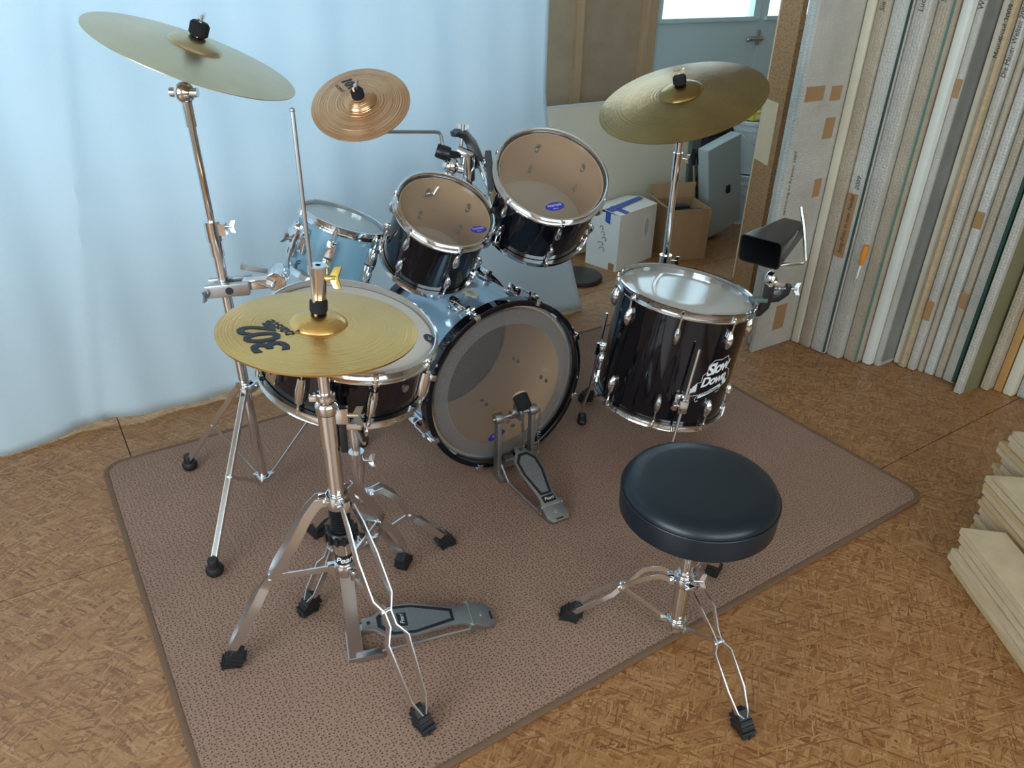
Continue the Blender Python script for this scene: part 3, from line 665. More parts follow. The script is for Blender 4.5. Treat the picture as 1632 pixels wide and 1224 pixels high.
# ------------------------------------------------------------------ crash stand
CS = Vector((.400, 1.920, 0)); CT = Vector((.376, 1.936, 1.125)); ax = (CT - CS).normalized()
def ca(z): return CS + (CT - CS) * (z / CT.z)
cst = thing('crash_stand', 'tall chrome cymbal stand with straight legs by the curtain', 'cymbal stand', (CS.x, CS.y, RZ))
build(MB().cyl(ca(.045), ca(.80), .0135, seg=20), 'lower_tube', chrome, cst)
build(MB().cyl(ca(.79), ca(1.09), .0095, seg=18), 'upper_tube', chrome, cst)
hc = build(MB().cyl(ca(.785), ca(.835), .0195, .0195, 20).cyl(ca(.745), ca(.79), .0165, seg=18), 'height_clamp', chrome, cst)
mb = MB(); wing(mb, ca(.822) + Vector((.83, -.55, 0)) * .018, (.83, -.55, 0), (.2, .2, 1), .014, .026); mb.box((0, 0, 0), (.02, .018, .03), frame(ca(.815) + Vector((.83, -.55, 0)) * .024, (0, 0, 1), (.83, -.55, 0))); build(mb, 'wing_screw', chrome, hc)
build(MB().cyl(ca(1.06), ca(1.115), .0125, seg=18).ball(ca(1.135), .024, 18, (1, .75, 1), ).cyl(ca(1.135) - Vector((.83, -.55, 0)) * .032, ca(1.135) + Vector((.83, -.55, 0)) * .03, .011), 'tilter', chrome, cst)
build(MB().cyl(ca(1.14), CRC + CRN * .075, .005), 'tilter_rod', chrome, cst)
topper(cst, CRC, CRN, .045, (.6, .8, .2), .021, .030)
feet = ((.179, 1.635), (.233, 2.143), (.735, 1.985)); build(MB().cyl(ca(.345), ca(.385), .019, .017, 20), 'collar_sleeve', chrome, cst)
hubring(cst, CS, .364, 'collar', feet, .015, .024); hubring(cst, CS, .052, 'lower_hub', feet, .014, .016)
mb = MB(); wing(mb, ca(.37) + Vector((.8, -.6, 0)) * .02, (.8, -.6, -.1), (.6, .6, .4), .013, .008); build(mb, 'collar_screw', chrome, cst)
for i, f in enumerate(feet):
    d = (Vector((f[0], f[1], 0)) - CS).normalized(); lat = Vector((-d.y, d.x, 0)); a = CS + d * .030 + Vector((0, 0, .362)); b = Vector((f[0], f[1], RZ + .040)) - d * .008
    mb = MB(); 
    for s in (-1, 1): mb.bar([a + lat * .0065 * s, b + lat * .0065 * s], .014, .0016, lat)
    t_ = (b - a).normalized(); up = lat.cross(t_); mb.bar([a + up * .0065, b + up * .0065], .0130, .0016, up)
    lg = build(mb, 'leg', legchrome, cst, smooth=False)
    build(MB().lathe([(0, 0), (.017, 0), (.022, .008), (.023, .018), (.019, .026), (.014, .028), (.014, .046), (.012, .050), (0, .050)], Matrix.Translation((f[0], f[1], RZ)), 18), 'rubber_foot', rubber, lg)
    m_ = a + (b - a) * .52; hb = CS + d * .024 + Vector((0, 0, .052)); build(MB().bar([m_, hb], .010, .003, lat).cyl(m_ - lat * .009, m_ + lat * .009, .004, seg=8).cyl(hb - lat * .007, hb + lat * .007, .0045, seg=8), 'brace', legchrome, cst)
# multi clamp that carries the white tom's rod
mc = thing('multi_clamp', 'chrome clamp arm fixed to the tall cymbal stand', 'clamp', ca(.645))
ad = Vector((.115, -.055, .008)).normalized(); az = Vector((0, 0, 1)); al = az.cross(ad).normalized(); c0 = ca(.66)
MC = Matrix(((ad.x, al.x, 0, c0.x), (ad.y, al.y, 0, c0.y), (ad.z, al.z, 1, c0.z), (0, 0, 0, 1)))
jw = build(MB().box((.012, -.022, 0), (.110, .018, .034), MC).box((.012, .024, 0), (.110, .016, .034), MC), 'clamp_jaw', steel, mc, bev=.003)
build(MB().cyl(MC @ Vector((.018, -.0325, .0)), MC @ Vector((.018, -.030, 0)), .010, seg=14), 'jaw_badge', inkk, jw)
mb = MB(); wing(mb, MC @ Vector((-.034, -.032, -.004)), -al - ad * .6, az * -1 + ad * -.2, .015, .006); build(mb, 'wing_screw', steel, jw)
build(MB().box((.085, .0, .004), (.075, .030, .026), MC).cyl(MC @ Vector((.135, -.024, .010)), MC @ Vector((.135, .050, .010)), .026, seg=24), 'swivel_head', chrome, mc, bev=.003)
mb = MB().cyl(MC @ Vector((.128, -.025, .006)), MC @ Vector((.128, -.050, .004)), .005); mb.cyl(MC @ Vector((.128, -.046, .004)), MC @ Vector((.095, -.048, .022)), .0035); build(mb, 'locking_key', steel, mc)
build(MB().bar([MC @ Vector((.04, .035, .040)), MC @ Vector((.105, .045, .018))], .014, .010, al), 'cross_rod', steel, mc)
rodp = MBR @ Vector((.020, 0, .03)); rodq = MBR @ Vector((.020, 0, -.07)); p0 = MC @ Vector((.150, .03, .010))
build(MB().tube([p0, p0 + (rodq - p0) * .45 + Vector((0, 0, -.03)), rodq, rodp], .0055, 10), 'tom_rod', steel, mc)

# ------------------------------------------------------------------ ride stand
RS = Vector((1.795, 1.764, 0)); rst = thing('ride_stand', 'chrome cymbal stand rising behind the floor tom', 'cymbal stand', (RS.x, RS.y, RZ))
def ra(z): return Vector((RS.x - .004 * z, RS.y + .004 * z, z))
build(MB().cyl(ra(.09), ra(.53), .0150, seg=20), 'lower_tube', chrome, rst); build(MB().cyl(ra(.52), ra(.86), .0115, seg=20), 'middle_tube', chrome, rst)
cl = build(MB().cyl(ra(.505), ra(.545), .021, seg=20), 'height_clamp', chrome, rst); mb = MB(); wing(mb, ra(.525) + Vector((.83, -.55, 0)) * .02, (.83, -.55, 0), (0, 0, 1), .014, .012); build(mb, 'wing_screw', chrome, cl)
cl = build(MB().cyl(ra(.80), ra(.885), .0155, seg=20), 'upper_clamp', chrome, rst); mb = MB(); wing(mb, ra(.868) + Vector((.83, -.55, 0)) * .012, (.83, -.55, -.1), (0, 0, 1), .013, .012); build(mb, 'wing_screw', chrome, cl)
tl = build(MB().cyl(ra(.88), ra(.925), .011, .013, 18).ball(ra(.945), .024, 18).cyl(ra(.945) - Vector((.83, -.55, 0)) * .022, ra(.945) + Vector((.83, -.55, 0)) * .022, .018, seg=18), 'tilter', chrome, rst)
mb = MB(); wing(mb, ra(.95) + Vector((.83, -.55, 0)) * .02, (.83, -.55, 0), (0, .3, 1), .012, .008); build(mb, 'wing_screw', chrome, tl)
build(MB().cyl(ra(.945), RIC + RIN * .085, .005), 'tilter_rod', chrome, rst); topper(rst, RIC, RIN, .052, (.8, -.5, 0), .020, .026)
feet = ((1.560, 1.905), (2.055, 1.86), (1.78, 2.02)); feet = ((1.535, 1.835), (1.955, 2.005), (1.985, 1.590))
hubring(rst, RS, .30, 'collar', feet, .015, .026); hubring(rst, RS, .10, 'lower_hub', feet, .015, .02)
for f in feet:
    p, d, lat = dbl_leg(rst, RS, f, RZ, [(.10, .30, .011), (.25, .295, .013), (.55, .165, .007), (.62, .145, .013), (.85, .06, .011), (.93, .035, .004)], .018)
    brace(rst, p, (RS.x, RS.y, .10), d, lat)

# ------------------------------------------------------------------ hi-hat stand
HS = Vector((.390, 1.220, 0)); hst = thing('hi_hat_stand', 'chrome hi-hat stand with footboard in the left foreground', 'hi-hat stand', (HS.x, HS.y, RZ))
def ha(z): return Vector((HS.x, HS.y, z))
build(MB().cyl(ha(.30), ha(1.208), .0038, seg=12).ball(ha(1.208), .0042), 'pull_rod', steel, hst)
build(MB().cyl(ha(.63), ha(.815), .0115, seg=20), 'upper_tube', chrome, hst); build(MB().cyl(ha(.20), ha(.66), .0165, seg=24), 'lower_tube', chrome, hst)
build(MB().cyl(ha(.58), ha(.655), .0185, .0195, 24), 'tube_sleeve', chrome, hst)
cl = build(MB().lathe([(.012, 0), (.022, .002), (.023, .018), (.019, .026), (.012, .026)], Matrix.Translation(ha(.655)), 22).lathe([(.012, 0), (.019, 0), (.019, .014), (.012, .014)], Matrix.Translation(ha(.684)), 22).box((0, 0, 0), (.026, .018, .034), frame(ha(.650) + Vector((.83, -.55, 0)) * .027, (0, 0, 1), (.83, -.55, 0))).box((0, 0, 0), (.022, .014, .014), frame(ha(.688) - Vector((.83, -.55, 0)) * .020, (0, 0, 1), (.83, -.55, 0))), 'height_clamp', chrome, hst, bev=.002)
mb = MB(); wing(mb, ha(.650) + Vector((.83, -.55, 0)) * .036, (.83, -.55, 0), (.1, .2, 1), .019, .014); build(mb, 'wing_screw', chrome, cl)
build(MB().box((0, 0, 0), (.014, .012, .070), frame(ha(.600) + Vector((.83, -.55, 0)) * .026, (0, 0, 1), (.83, -.55, 0))), 'memory_stop', blackp, hst, bev=.003)
sc_ = build(MB().lathe([(.005, 0), (.017, 0), (.017, .014), (.005, .014)], frame(HC - HN * .034, HN), 18, closed=True), 'seat_cup', blackp, hst)
cu_ = build(MB().lathe([(.005, .060), (.014, .060), (.014, .104), (.018, .106), (.018, .120), (.016, .122), (.005, .122)], frame(HC, HN), 24, closed=True), 'clutch', chrome, hst)
build(MB().lathe([(.005, .034), (.015, .034), (.016, .038), (.016, .054), (.013, .060), (.005, .060)], frame(HC, HN), 20, closed=True), 'clutch_felt', feltm, cu_)
mb = MB(); wing(mb, HC + HN * .098 + Vector((.83, -.55, 0)) * .012, (.83, -.55, .02), (.25, .45, 1), .019, .010); build(mb, 'clutch_screw', bronze_screw, cu_, bev=.001)
feet = ((.128, 1.324), (.431, .938), (.616, 1.414))
hubring(hst, HS, .446, 'collar', feet, .017, .034); hubring(hst, HS, .262, 'lower_hub', feet, .017, .03)
th = MB()
for i in range(9): th.lathe([(.016, 0), (.0215, .002), (.0215, .004), (.016, .006)], Matrix.Translation(ha(.372 + i * .006)), 20)
build(th, 'threaded_sleeve', blackp, hst)
rg = MB().lathe([(.017, 0), (.029, 0), (.032, .004), (.032, .020), (.028, .025), (.017, .025)], Matrix.Translation(ha(.345)), 28, closed=True)
for i in range(14): a = 2 * PI * i / 14; rg.box((.0325, 0, .357), (.006, .006, .020), Matrix.Translation((HS.x, HS.y, 0)) @ Matrix.Rotation(a, 4, 'Z'))
build(rg, 'tension_ring', blackp, hst)
build(MB().cyl(ha(.27), ha(.345), .0195, seg=24), 'spring_housing', chrome, hst)
lb = build(MB().lathe([(.0197, 0), (.0199, 0), (.0199, .024), (.0197, .024)], Matrix.Translation(ha(.283)), 24), 'label_band', blackp, hst)
CAMD = math.atan2(-HS.y, -HS.x)
print_on([(*text2d('Pearl', .021, .35, .0004), 0, 0, 0)], lambda x, y: Vector((HS.x + .0202 * math.cos(CAMD + x / .0202), HS.y + .0202 * math.sin(CAMD + x / .0202), .295 + y)), 'label_lettering', whitep, lb)
prof = [(.085, .448, .011), (.14, .448, .012), (.22, .420, .016), (.34, .358, .022), (.50, .282, .022), (.56, .254, .007), (.62, .228, .007), (.68, .203, .024), (.90, .085, .017), (.96, .050, .004)]
for f in feet:
    p, d, lat = dbl_leg(hst, HS, f, RZ, prof, .020, .003)
    brace(hst, p, (HS.x, HS.y, .262), d, lat, .014)
# yoke and footboard
pd = Vector((.957, -.29, 0)).normalized(); pl_ = Vector((-pd.y, pd.x, 0))
def hp(s, t, z): return HS + pd * s + pl_ * t + Vector((0, 0, z))
yk = MB()
for sgn in (-1, 1): yk.bar([hp(0, sgn * .014, .262), hp(0, sgn * .018, .225), hp(0, sgn * .036, .19), hp(0, sgn * .040, RZ + .002)], .030, .006, pl_)
yk.box((0, 0, 0), (.036, .088, .010), frame(hp(0, 0, RZ + .006), (0, 0, 1), pd)); yk.box((0, 0, 0), (.060, .020, .016), frame(hp(.030, -.040, RZ + .009), (0, 0, 1), pd)); yk.box((0, 0, 0), (.060, .020, .016), frame(hp(.030, .040, RZ + .009), (0, 0, 1), pd))
build(yk, 'pedal_yoke', steel, hst, bev=.0015)
build(MB().bar([hp(.0, 0, .27), hp(.002, 0, .085)], .020, .002, pd), 'pull_strap', castm, hst)
def board_frame(s0, z0, s1, z1, P):
    a = P(s0, 0, z0); b = P(s1, 0, z1); x = (b - a).normalized(); l_ = (P(0, 1, 0) - P(0, 0, 0)).normalized(); n = x.cross(l_).normalized()
    return Matrix(((x.x, l_.x, n.x, a.x), (x.y, l_.y, n.y, a.y), (x.z, l_.z, n.z, a.z), (0, 0, 0, 1))), (b - a).length
def footboard(root, P, s0, z0, s1, z1, heel, width, text, plate=.36):
    M, L = board_frame(s0, z0, s1, z1, P); w2 = width / 2; np_ = plate * L
    out = [(-.0, -.016), (.10 * L, -.020), (.22 * L, -w2), (.46 * L, -w2 * 1.02), (L * .78, -.030), (L * .9, -.028), (L, -.034), (L, .034), (L * .9, .028), (L * .78, .030), (.46 * L, w2 * 1.02), (.22 * L, w2), (.10 * L, .020), (0, .016)]
    bo_ = build(MB().prism(out, -.006, .002, M), 'footboard', castm, root, bev=.002)
    ol = [(.13 * L, -.015), (.25 * L, -w2 + .006), (.46 * L, -w2 + .005), (.84 * L, -.018), (.84 * L, .018), (.46 * L, w2 - .005), (.25 * L, w2 - .006), (.13 * L, .015)]
    il = [(.17 * L, -.011), (.27 * L, -w2 + .013), (.46 * L, -w2 + .012), (.81 * L, -.012), (.81 * L, .012), (.46 * L, w2 - .012), (.27 * L, w2 - .013), (.17 * L, .011)]
    build(MB().ringprism(ol, il, .0015, .0032, M), 'grip_border', blackp, bo_, smooth=False)
    xs = [.17 * L, .30 * L, .42 * L, .54 * L, .66 * L, .81 * L]
    def hw(x):
        for (x0, a), (x1, b) in zip([(q[0], -q[1]) for q in il[:4]], [(q[0], -q[1]) for q in il[1:4]]):
            if x0 <= x <= x1 + 1e-6: return a + (b - a) * (x - x0) / max(1e-6, x1 - x0)
        return .012
    for a, b in zip(xs, xs[1:]): build(MB().prism([(a + .001, -hw(a) + .001), (b - .001, -hw(b) + .001), (b - .001, hw(b) - .001), (a + .001, hw(a) - .001)], .0015, .0030, M), 'grip_plate', greyrubber, bo_, smooth=False)
    tp = build(MB().prism([(np_ - .011, -.020), (np_ + .011, -.020), (np_ + .011, .020), (np_ - .011, .020)], .0030, .0036, M), 'name_plate', blackp, bo_, smooth=False)
    print_on([(*text2d(text, .015, .3), np_, 0, rad(90))], lambda x, y: M @ Vector((x, y, .0042)), 'plate_lettering', whitep, tp)
    build(MB().prism([(.010, -.004), (.018, -.004), (.018, .004), (.010, .004)], .002, .0035, M), 'bolt_head', inkk, bo_, smooth=False)
    e0 = M @ Vector((L + .003, 0, .0)); e1 = P(s1 + heel, 0, RZ + .010); mh = (e0 + e1) / 2
    H, LH = board_frame(0, 0, 1, 0, P); x = (e1 - e0).normalized(); l_ = H.to_3x3() @ Vector((0, 1, 0)); n = x.cross(l_).normalized(); l3 = (e1 - e0).length
    MH_ = Matrix(((x.x, l_.x, n.x, e0.x), (x.y, l_.y, n.y, e0.y), (x.z, l_.z, n.z, e0.z), (0, 0, 0, 1)))
    hl = build(MB().prism([(0, -.034), (l3 * .7, -.036), (l3, -.026), (l3, .026), (l3 * .7, .036), (0, .034)], -.012, .002, MH_), 'heel_plate', castm, root, bev=.003)
    build(MB().cyl(M @ Vector((L + .001, -.036, -.003)), M @ Vector((L + .001, .036, -.003)), .005, seg=10), 'hinge', steel, hl)
    build(MB().cyl(MH_ @ Vector((l3 * .42, 0, .001)), MH_ @ Vector((l3 * .42, 0, .004)), .006, seg=12), 'heel_screw', steel, hl)
    build(MB().prism([(l3 * .82, -.012), (l3 * .9, -.012), (l3 * .9, .012), (l3 * .82, .012)], .0016, .003, MH_), 'heel_mark', inkk, hl, smooth=False)
    for t in (-.034, .034): build(MB().box(M @ Vector((L, t, -.010)), (.012, .012, .02)), 'hinge_block', castm, hl)
footboard(hst, hp, .022, .078, .275, .044, .060, .098, 'Pearl')
build(MB().tube([hp(.052, -.040, RZ + .012), hp(.06, -.040, RZ + .014), hp(.27, -.034, .030)], .003, 8).tube([hp(.052, .040, RZ + .012), hp(.06, .040, RZ + .014), hp(.27, .034, .030)], .003, 8), 'spread_rods', steel, hst)

# ------------------------------------------------------------------ snare stand
SS = Vector((.515, 1.430, 0)); sst = thing('snare_stand', 'low chrome snare stand behind the hi-hat stand', 'snare stand', (SS.x, SS.y, RZ))
def sa(z): return Vector((SS.x, SS.y, z))
build(MB().cyl(sa(.10), sa(.38), .0125, seg=20), 'lower_tube', chrome, sst); build(MB().cyl(sa(.36), sa(.47), .0100, seg=18), 'upper_tube', chrome, sst)
cl = build(MB().cyl(sa(.335), sa(.395), .0175, .0185, 20), 'height_clamp', chrome, sst); mb = MB(); wing(mb, sa(.37) + Vector((.83, -.55, 0)) * .016, (.83, -.55, 0), (.1, .1, 1), .016, .012); build(mb, 'wing_screw', chrome, cl)
bc = SC - SN * .180; build(MB().cyl(sa(.42), sa(.475), .013, seg=18).ball(sa(.495), .026, 18).cyl(sa(.495) - Vector((.83, -.55, 0)) * .026, sa(.495) + Vector((.83, -.55, 0)) * .028, .020, seg=20).cyl(sa(.495), bc, .010), 'tilter', chrome, sst)
for i in range(3):
    A = MS @ Matrix.Rotation(rad(20 + 120 * i), 4, 'Z'); b0 = A @ Vector((.012, 0, -.182)); b1 = A @ Vector((.150, 0, -.175)); b2 = A @ Vector((SR + .022, 0, -.160)); b3 = A @ Vector((SR + .020, 0, -.130))
    ar = build(MB().bar([b0, b1, b2, b3], .014, .005, A.to_3x3() @ Vector((0, 1, 0))), 'basket_arm', chrome, sst)
    build(MB().cyl(A @ Vector((SR + .004, 0, -.149)), A @ Vector((SR + .028, 0, -.149)), .007, seg=10), 'rubber_grip', rubber, ar)
feet = ((.328, 1.381), (.752, 1.417), (.452, 1.655)); SC2 = (SS.x, SS.y)
hubring(sst, SS, .262, 'collar', feet, .0135, .028); hubring(sst, SS, .115, 'lower_hub', feet, .0135, .022)
for f in feet:
    p, d, lat = dbl_leg(sst, SS, f, RZ, [(.11, .262, .010), (.22, .268, .012), (.36, .235, .014), (.52, .155, .006), (.58, .135, .006), (.66, .120, .016), (.86, .062, .015), (.95, .040, .004)], .016)
    brace(sst, p, (SS.x, SS.y, .115), d, lat)
lb = build(MB().lathe([(.0127, 0), (.0129, 0), (.0129, .02), (.0127, .02)], Matrix.Translation(sa(.135)), 20), 'label_band', blackp, sst)

# ------------------------------------------------------------------ tom holder and splash arm
TH = Vector((1.135, 1.965, 0)); tho = thing('tom_holder', 'chrome and black tom holder between the rack toms', 'tom holder', (TH.x, TH.y, .54))
build(MB().box((1.11, 1.965, .549), (.07, .09, .014)).cyl((TH.x, TH.y, .542), (TH.x, TH.y, .90), .0125, seg=20), 'post', chrome, tho)
bb = build(MB().ball((1.088, 1.985, .878), .026, 18).cyl((1.088, 1.985, .878), (TH.x, TH.y, .862), .014).cyl((TH.x, TH.y, .835), (TH.x, TH.y, .905), .021, seg=18), 'ball_joint', chrome, tho)
build(MB().cyl((1.088, 1.985, .878), (1.03, 1.99, .80), .008).cyl((1.03, 1.99, .80), M1 @ Vector((.0, .150, -.10)), .008), 'tom_arm', chrome, tho)
# black G-clamp jaw arching up to the wing nut
pth = [(1.180, 1.975, .865), (1.176, 1.99, .895), (1.170, 2.005, .930), (1.155, 2.015, .955), (1.128, 2.02, .962), (1.115, 2.02, .958)]
gj = build(MB().bar(pth, [.040, .038, .030, .024, .020, .016], .030, (-.55, -.83, 0)), 'clamp_jaw', blackp, tho, bev=.003)
mb = MB().cyl((1.135, 2.01, .905), (1.147, 2.012, .985), .0055); wing(mb, (1.146, 2.012, .958), (.1, .05, 1), (.83, -.55, 0), .017, .012); build(mb, 'wing_nut', castm, gj)
build(MB().cyl((1.120, 2.005, .915), (1.160, 1.985, .895), .016).cyl((1.135, 1.99, .90), (1.135, 1.975, .875), .018), 'rod_socket', chrome, tho)
a_ = M2 @ Vector((-.164, .03, -.075)); ta = build(MB().cyl((1.175, 1.975, .885), a_, .010).box((0, 0, 0), (.014, .05, .075), frame(a_, M2.to_3x3() @ Vector((0, 0, 1)), M2.to_3x3() @ Vector((-1, .1, 0)))).ball((1.195, 1.955, .883), .018), 'tom_arm', chrome, tho, bev=.002)
b_ = M2 @ Vector((-.160, .035, -.045)); c_ = M2 @ Vector((-.118, .128, -.030)); build(MB().bar([b_ + Vector((-.012, 0, -.01)), c_ + Vector((-.018, .012, .004))], .028, .018, M2.to_3x3() @ Vector((-.7, .7, 0))), 'side_bracket', blacksteel, tho, bev=.003)
q_ = M2 @ Vector((-.168, -.02, -.125)); build(MB().box((0, 0, 0), (.024, .045, .060), frame(q_, M2.to_3x3() @ Vector((0, 0, 1)), M2.to_3x3() @ Vector((-1, -.1, 0)))), 'isolation_block', blackp, tho, bev=.004)
sarm = thing('cymbal_boom', 'bent steel rod holding the small splash cymbal', 'cymbal arm', (1.071, 1.985, .871))
s0 = SPC + SPN * .06; s1 = SPC - SPN * .095; e0 = Vector((1.052, 1.995, .976)); e1 = Vector((1.074, 1.985, .862)); rd = (e0 - s1).normalized()
pts = [s0, SPC - SPN * .06, s1 + rd * .012, s1 + rd * .03, e0 - rd * .008] + [e0 + Vector((.006, 0, -.003)), e0 + Vector((.011, -.001, -.012)), e1]
build(MB().tube(pts, .0050, 12), 'rod', steel, sarm); topper(sarm, SPC, SPN, .022, (.5, .5, .7), .0165, .024)
build(MB().lathe([(.0055, -.02), (.019, -.02), (.021, -.014), (.021, .014), (.019, .02), (.0055, .02)], frame((1.066, 1.990, .918), (.6, -.4, -.25)), 18).cyl((1.066, 1.990, .918), (1.115, 1.99, .905), .010), 'rubber_clamp', blackp, sarm)

# ------------------------------------------------------------------ bass drum pedal
ped = thing('bass_pedal', 'bass drum pedal with black beater against the clear head', 'pedal', (1.085, 1.60, RZ))
bd_ = Vector((-.075, -1, 0)).normalized(); bl = Vector((-bd_.y, bd_.x, 0)); B0 = Vector((1.085, 1.605, 0))
def bp(s, t, z): return B0 + bd_ * s + bl * t + Vector((0, 0, z))
ps = []
for t in (-.058, .058):
    mb = MB().bar([bp(.0, t, RZ + .001), bp(.0, t, .10), bp(0, t, .215)], [.034, .026, .020], .014, bl); mb.cyl(bp(0, t - .013, .222), bp(0, t + .013, .222), .0165, seg=20); mb.box((0, 0, 0), (.05, .022, .018), frame(bp(.014, t, RZ + .010), (0, 0, 1), bd_))
    build(mb, 'post', castm, ped, bev=.002)
build(MB().box((0, 0, 0), (.030, .100, .012), frame(bp(-.02, 0, RZ + .022), (0, 0, 1), bd_)).box((0, 0, 0), (.022, .034, .02), frame(bp(-.034, 0, RZ + .026), (0, 0, 1), bd_)), 'hoop_clamp', castm, ped, bev=.002)
axl = build(MB().cyl(bp(0, -.078, .222), bp(0, .078, .222), .0058, seg=12).cyl(bp(0, -.020, .222), bp(0, -.004, .222), .012, seg=16), 'axle', steel, ped)
cw = MB().cyl(bp(0, .004, .228), bp(0, .018, .228), .024, seg=24)
for i in range(16): a = 2 * PI * i / 16; cw.box(bp(.025 * math.cos(a), .011, .228 + .025 * math.sin(a)), (.006, .010, .006))
build(cw, 'sprocket', castm, ped)
bh = bp(.052, -.010, .300); sh_ = build(MB().cyl(bp(0, -.012, .222), bp(.045, -.010, .289), .0036, seg=10).box((0, 0, 0), (.018, .016, .020), frame(bp(.008, -.012, .232), (bh - bp(0, -.012, .222)), bl)), 'beater_shaft', steel, ped)
sx_ = (bh - bp(0, -.012, .222)).normalized(); dv = (-bd_ - sx_ * (-bd_).dot(sx_)).normalized(); FB = frame(bh, dv, bl)
build(MB().lathe([(0, -.026), (.019, -.026), (.022, -.022), (.023, .014), (0, .014)], FB, 16), 'beater_felt', feltm, sh_); build(MB().lathe([(0, .014), (.0225, .014), (.021, .020), (0, .021)], FB, 16), 'beater_cap', m_rawwood, sh_)
ch = MB()
for i in range(9): ch.box(bp(.024 + .0015 * i, .011, .215 - .011 * i), (.007, .004 if i % 2 else .008, .009))
build(ch, 'chain', castm, ped)
sp = [bp(.006 + .0045 * math.cos(i * .9), .082 + .0045 * math.sin(i * .9), .165 - i * .0013) for i in range(56)]
build(MB().tube(sp, .0013, 5), 'spring', steel, ped); build(MB().cyl(bp(.006, .082, .222), bp(.006, .082, .165), .003), 'spring_hook', steel, ped); build(MB().cyl(bp(.006, .082, .095), bp(.006, .082, .055), .003).box(bp(.006, .078, .055), (.022, .016, .016)), 'spring_hanger', steel, ped)
footboard(ped, bp, .022, .118, .225, .040, .055, .078, 'Pearl', .915)
build(MB().tube([bp(.0, .055, .060), bp(.012, .052, .060), bp(.05, .046, RZ + .006), bp(.235, .036, .020)], .0032, 8).tube([bp(.0, -.055, .060), bp(.012, -.052, .060), bp(.05, -.046, RZ + .006), bp(.235, -.036, .020)], .0032, 8), 'spread_rods', steel, ped)

# ------------------------------------------------------------------ cowbell and its clamp
cb = thing('cowbell', 'black cowbell beside the rim of the floor tom', 'cowbell', (1.757, 1.35, .66))
f0 = Vector((1.738, 1.345, .697)); f1 = Vector((1.935, 1.395, .725)); cx = (f1 - f0).normalized(); cl_ = Vector((0, 0, 1)).cross(cx).normalized(); cu2 = cx.cross(cl_)
MCB = Matrix(((cl_.x, cu2.x, cx.x, f0.x), (cl_.y, cu2.y, cx.y, f0.y), (cl_.z, cu2.z, cx.z, f0.z), (0, 0, 0, 1))); LB_ = (f1 - f0).length
def rr_(w_, h_, r, n=4): return rounded(-w_ / 2, -h_ / 2, w_ / 2, h_ / 2, r, n)
mb = MB(); lo_ = [rr_(.128, .084, .014), rr_(.076, .046, .010)]; li_ = [rr_(.122, .078, .012), rr_(.070, .040, .008)]; n = len(lo_[0])
mb.add([MCB @ Vector((x, y, 0)) for x, y in lo_[0]] + [MCB @ Vector((x, y, LB_)) for x, y in lo_[1]] + [MCB @ Vector((x, y, 0)) for x, y in li_[0]] + [MCB @ Vector((x, y, LB_ - .004)) for x, y in li_[1]],
       [(i, (i + 1) % n, n + (i + 1) % n, n + i) for i in range(n)] + [(i, 2 * n + i, 2 * n + (i + 1) % n, (i + 1) % n) for i in range(n)] + [(2 * n + i, 3 * n + i, 3 * n + (i + 1) % n, 2 * n + (i + 1) % n) for i in range(n)] + [tuple(range(n, 2 * n)), tuple(range(3 * n, 4 * n))])
build(mb, 'bell', pbr('black_enamel', (.012, .012, .013), .22), cb)
cm = thing('cowbell_mount', 'bent chrome rod and black clamp on floor tom rim', 'clamp', (1.785, 1.340, .56))
RMx, RMy = 1.806, 1.325
build(MB().tube([(1.80, 1.335, .585), (1.80, 1.335, .642), (1.83, 1.326, .648), (1.885, 1.300, .650), (1.893, 1.298, .658), (1.905, 1.335, .745), (1.905, 1.36, .80)], .0052, 10), 'bent_rod', chrome, cm)
eb = build(MB().ball((1.80, 1.335, .610), .021, 16).cyl((1.80, 1.335, .585), (1.80, 1.335, .60), .013), 'eye_bolt', chrome, cm); mb = MB(); wing(mb, (1.792, 1.318, .607), (-.55, -.83, 0), (.83, -.55, 0), .020, .006); build(mb, 'wing_screw', chrome, eb)
rv = Vector((.83, -.55, 0)); c1 = Vector((1.80, 1.335, .56))
jw = MB().bar([c1 + Vector((0, 0, .03)), c1 + Vector((0, 0, -.015)), c1 + Vector((0, 0, -.040)) - rv * .004, c1 + Vector((0, 0, -.062)) - rv * .018, c1 + Vector((0, 0, -.064)) - rv * .046], [.026, .026, .026, .022, .018], .022, (.55, .83, 0))
jw.bar([c1 + Vector((0, 0, -.018)), c1 + rv * .03 + Vector((0, 0, -.014)), c1 + rv * .052 + Vector((0, 0, .004)), c1 + rv * .058 + Vector((0, 0, .030))], [.022, .02, .018, .014], .020, (.55, .83, 0))
build(jw, 'clamp_body', blackp, cm, bev=.003)
build(MB().box((0, 0, 0), (.052, .026, .013), frame(c1 - rv * .026 + Vector((0, 0, -.020)), (0, 0, 1), rv)), 'rubber_jaw', pbr('grey_green_rubber', (.10, .13, .13), .25), cm, bev=.003)
sc2 = [c1 + rv * (.014 + .034 * i / 40) + Vector((0, 0, .016)) + (Vector((0, 0, 1)) * math.cos(i * .95) + Vector((.55, .83, 0)) * math.sin(i * .95)) * .006 for i in range(41)]
build(MB().tube(sc2, .0012, 5), 'spring', steel, cm); mb = MB().cyl(c1 + Vector((0, 0, .016)), c1 + rv * .085 + Vector((0, 0, .016)), .0035); wing(mb, c1 + rv * .062 + Vector((0, 0, .016)), rv, (.1, .2, 1), .018, .012); build(mb, 'wing_screw', steel, cm)

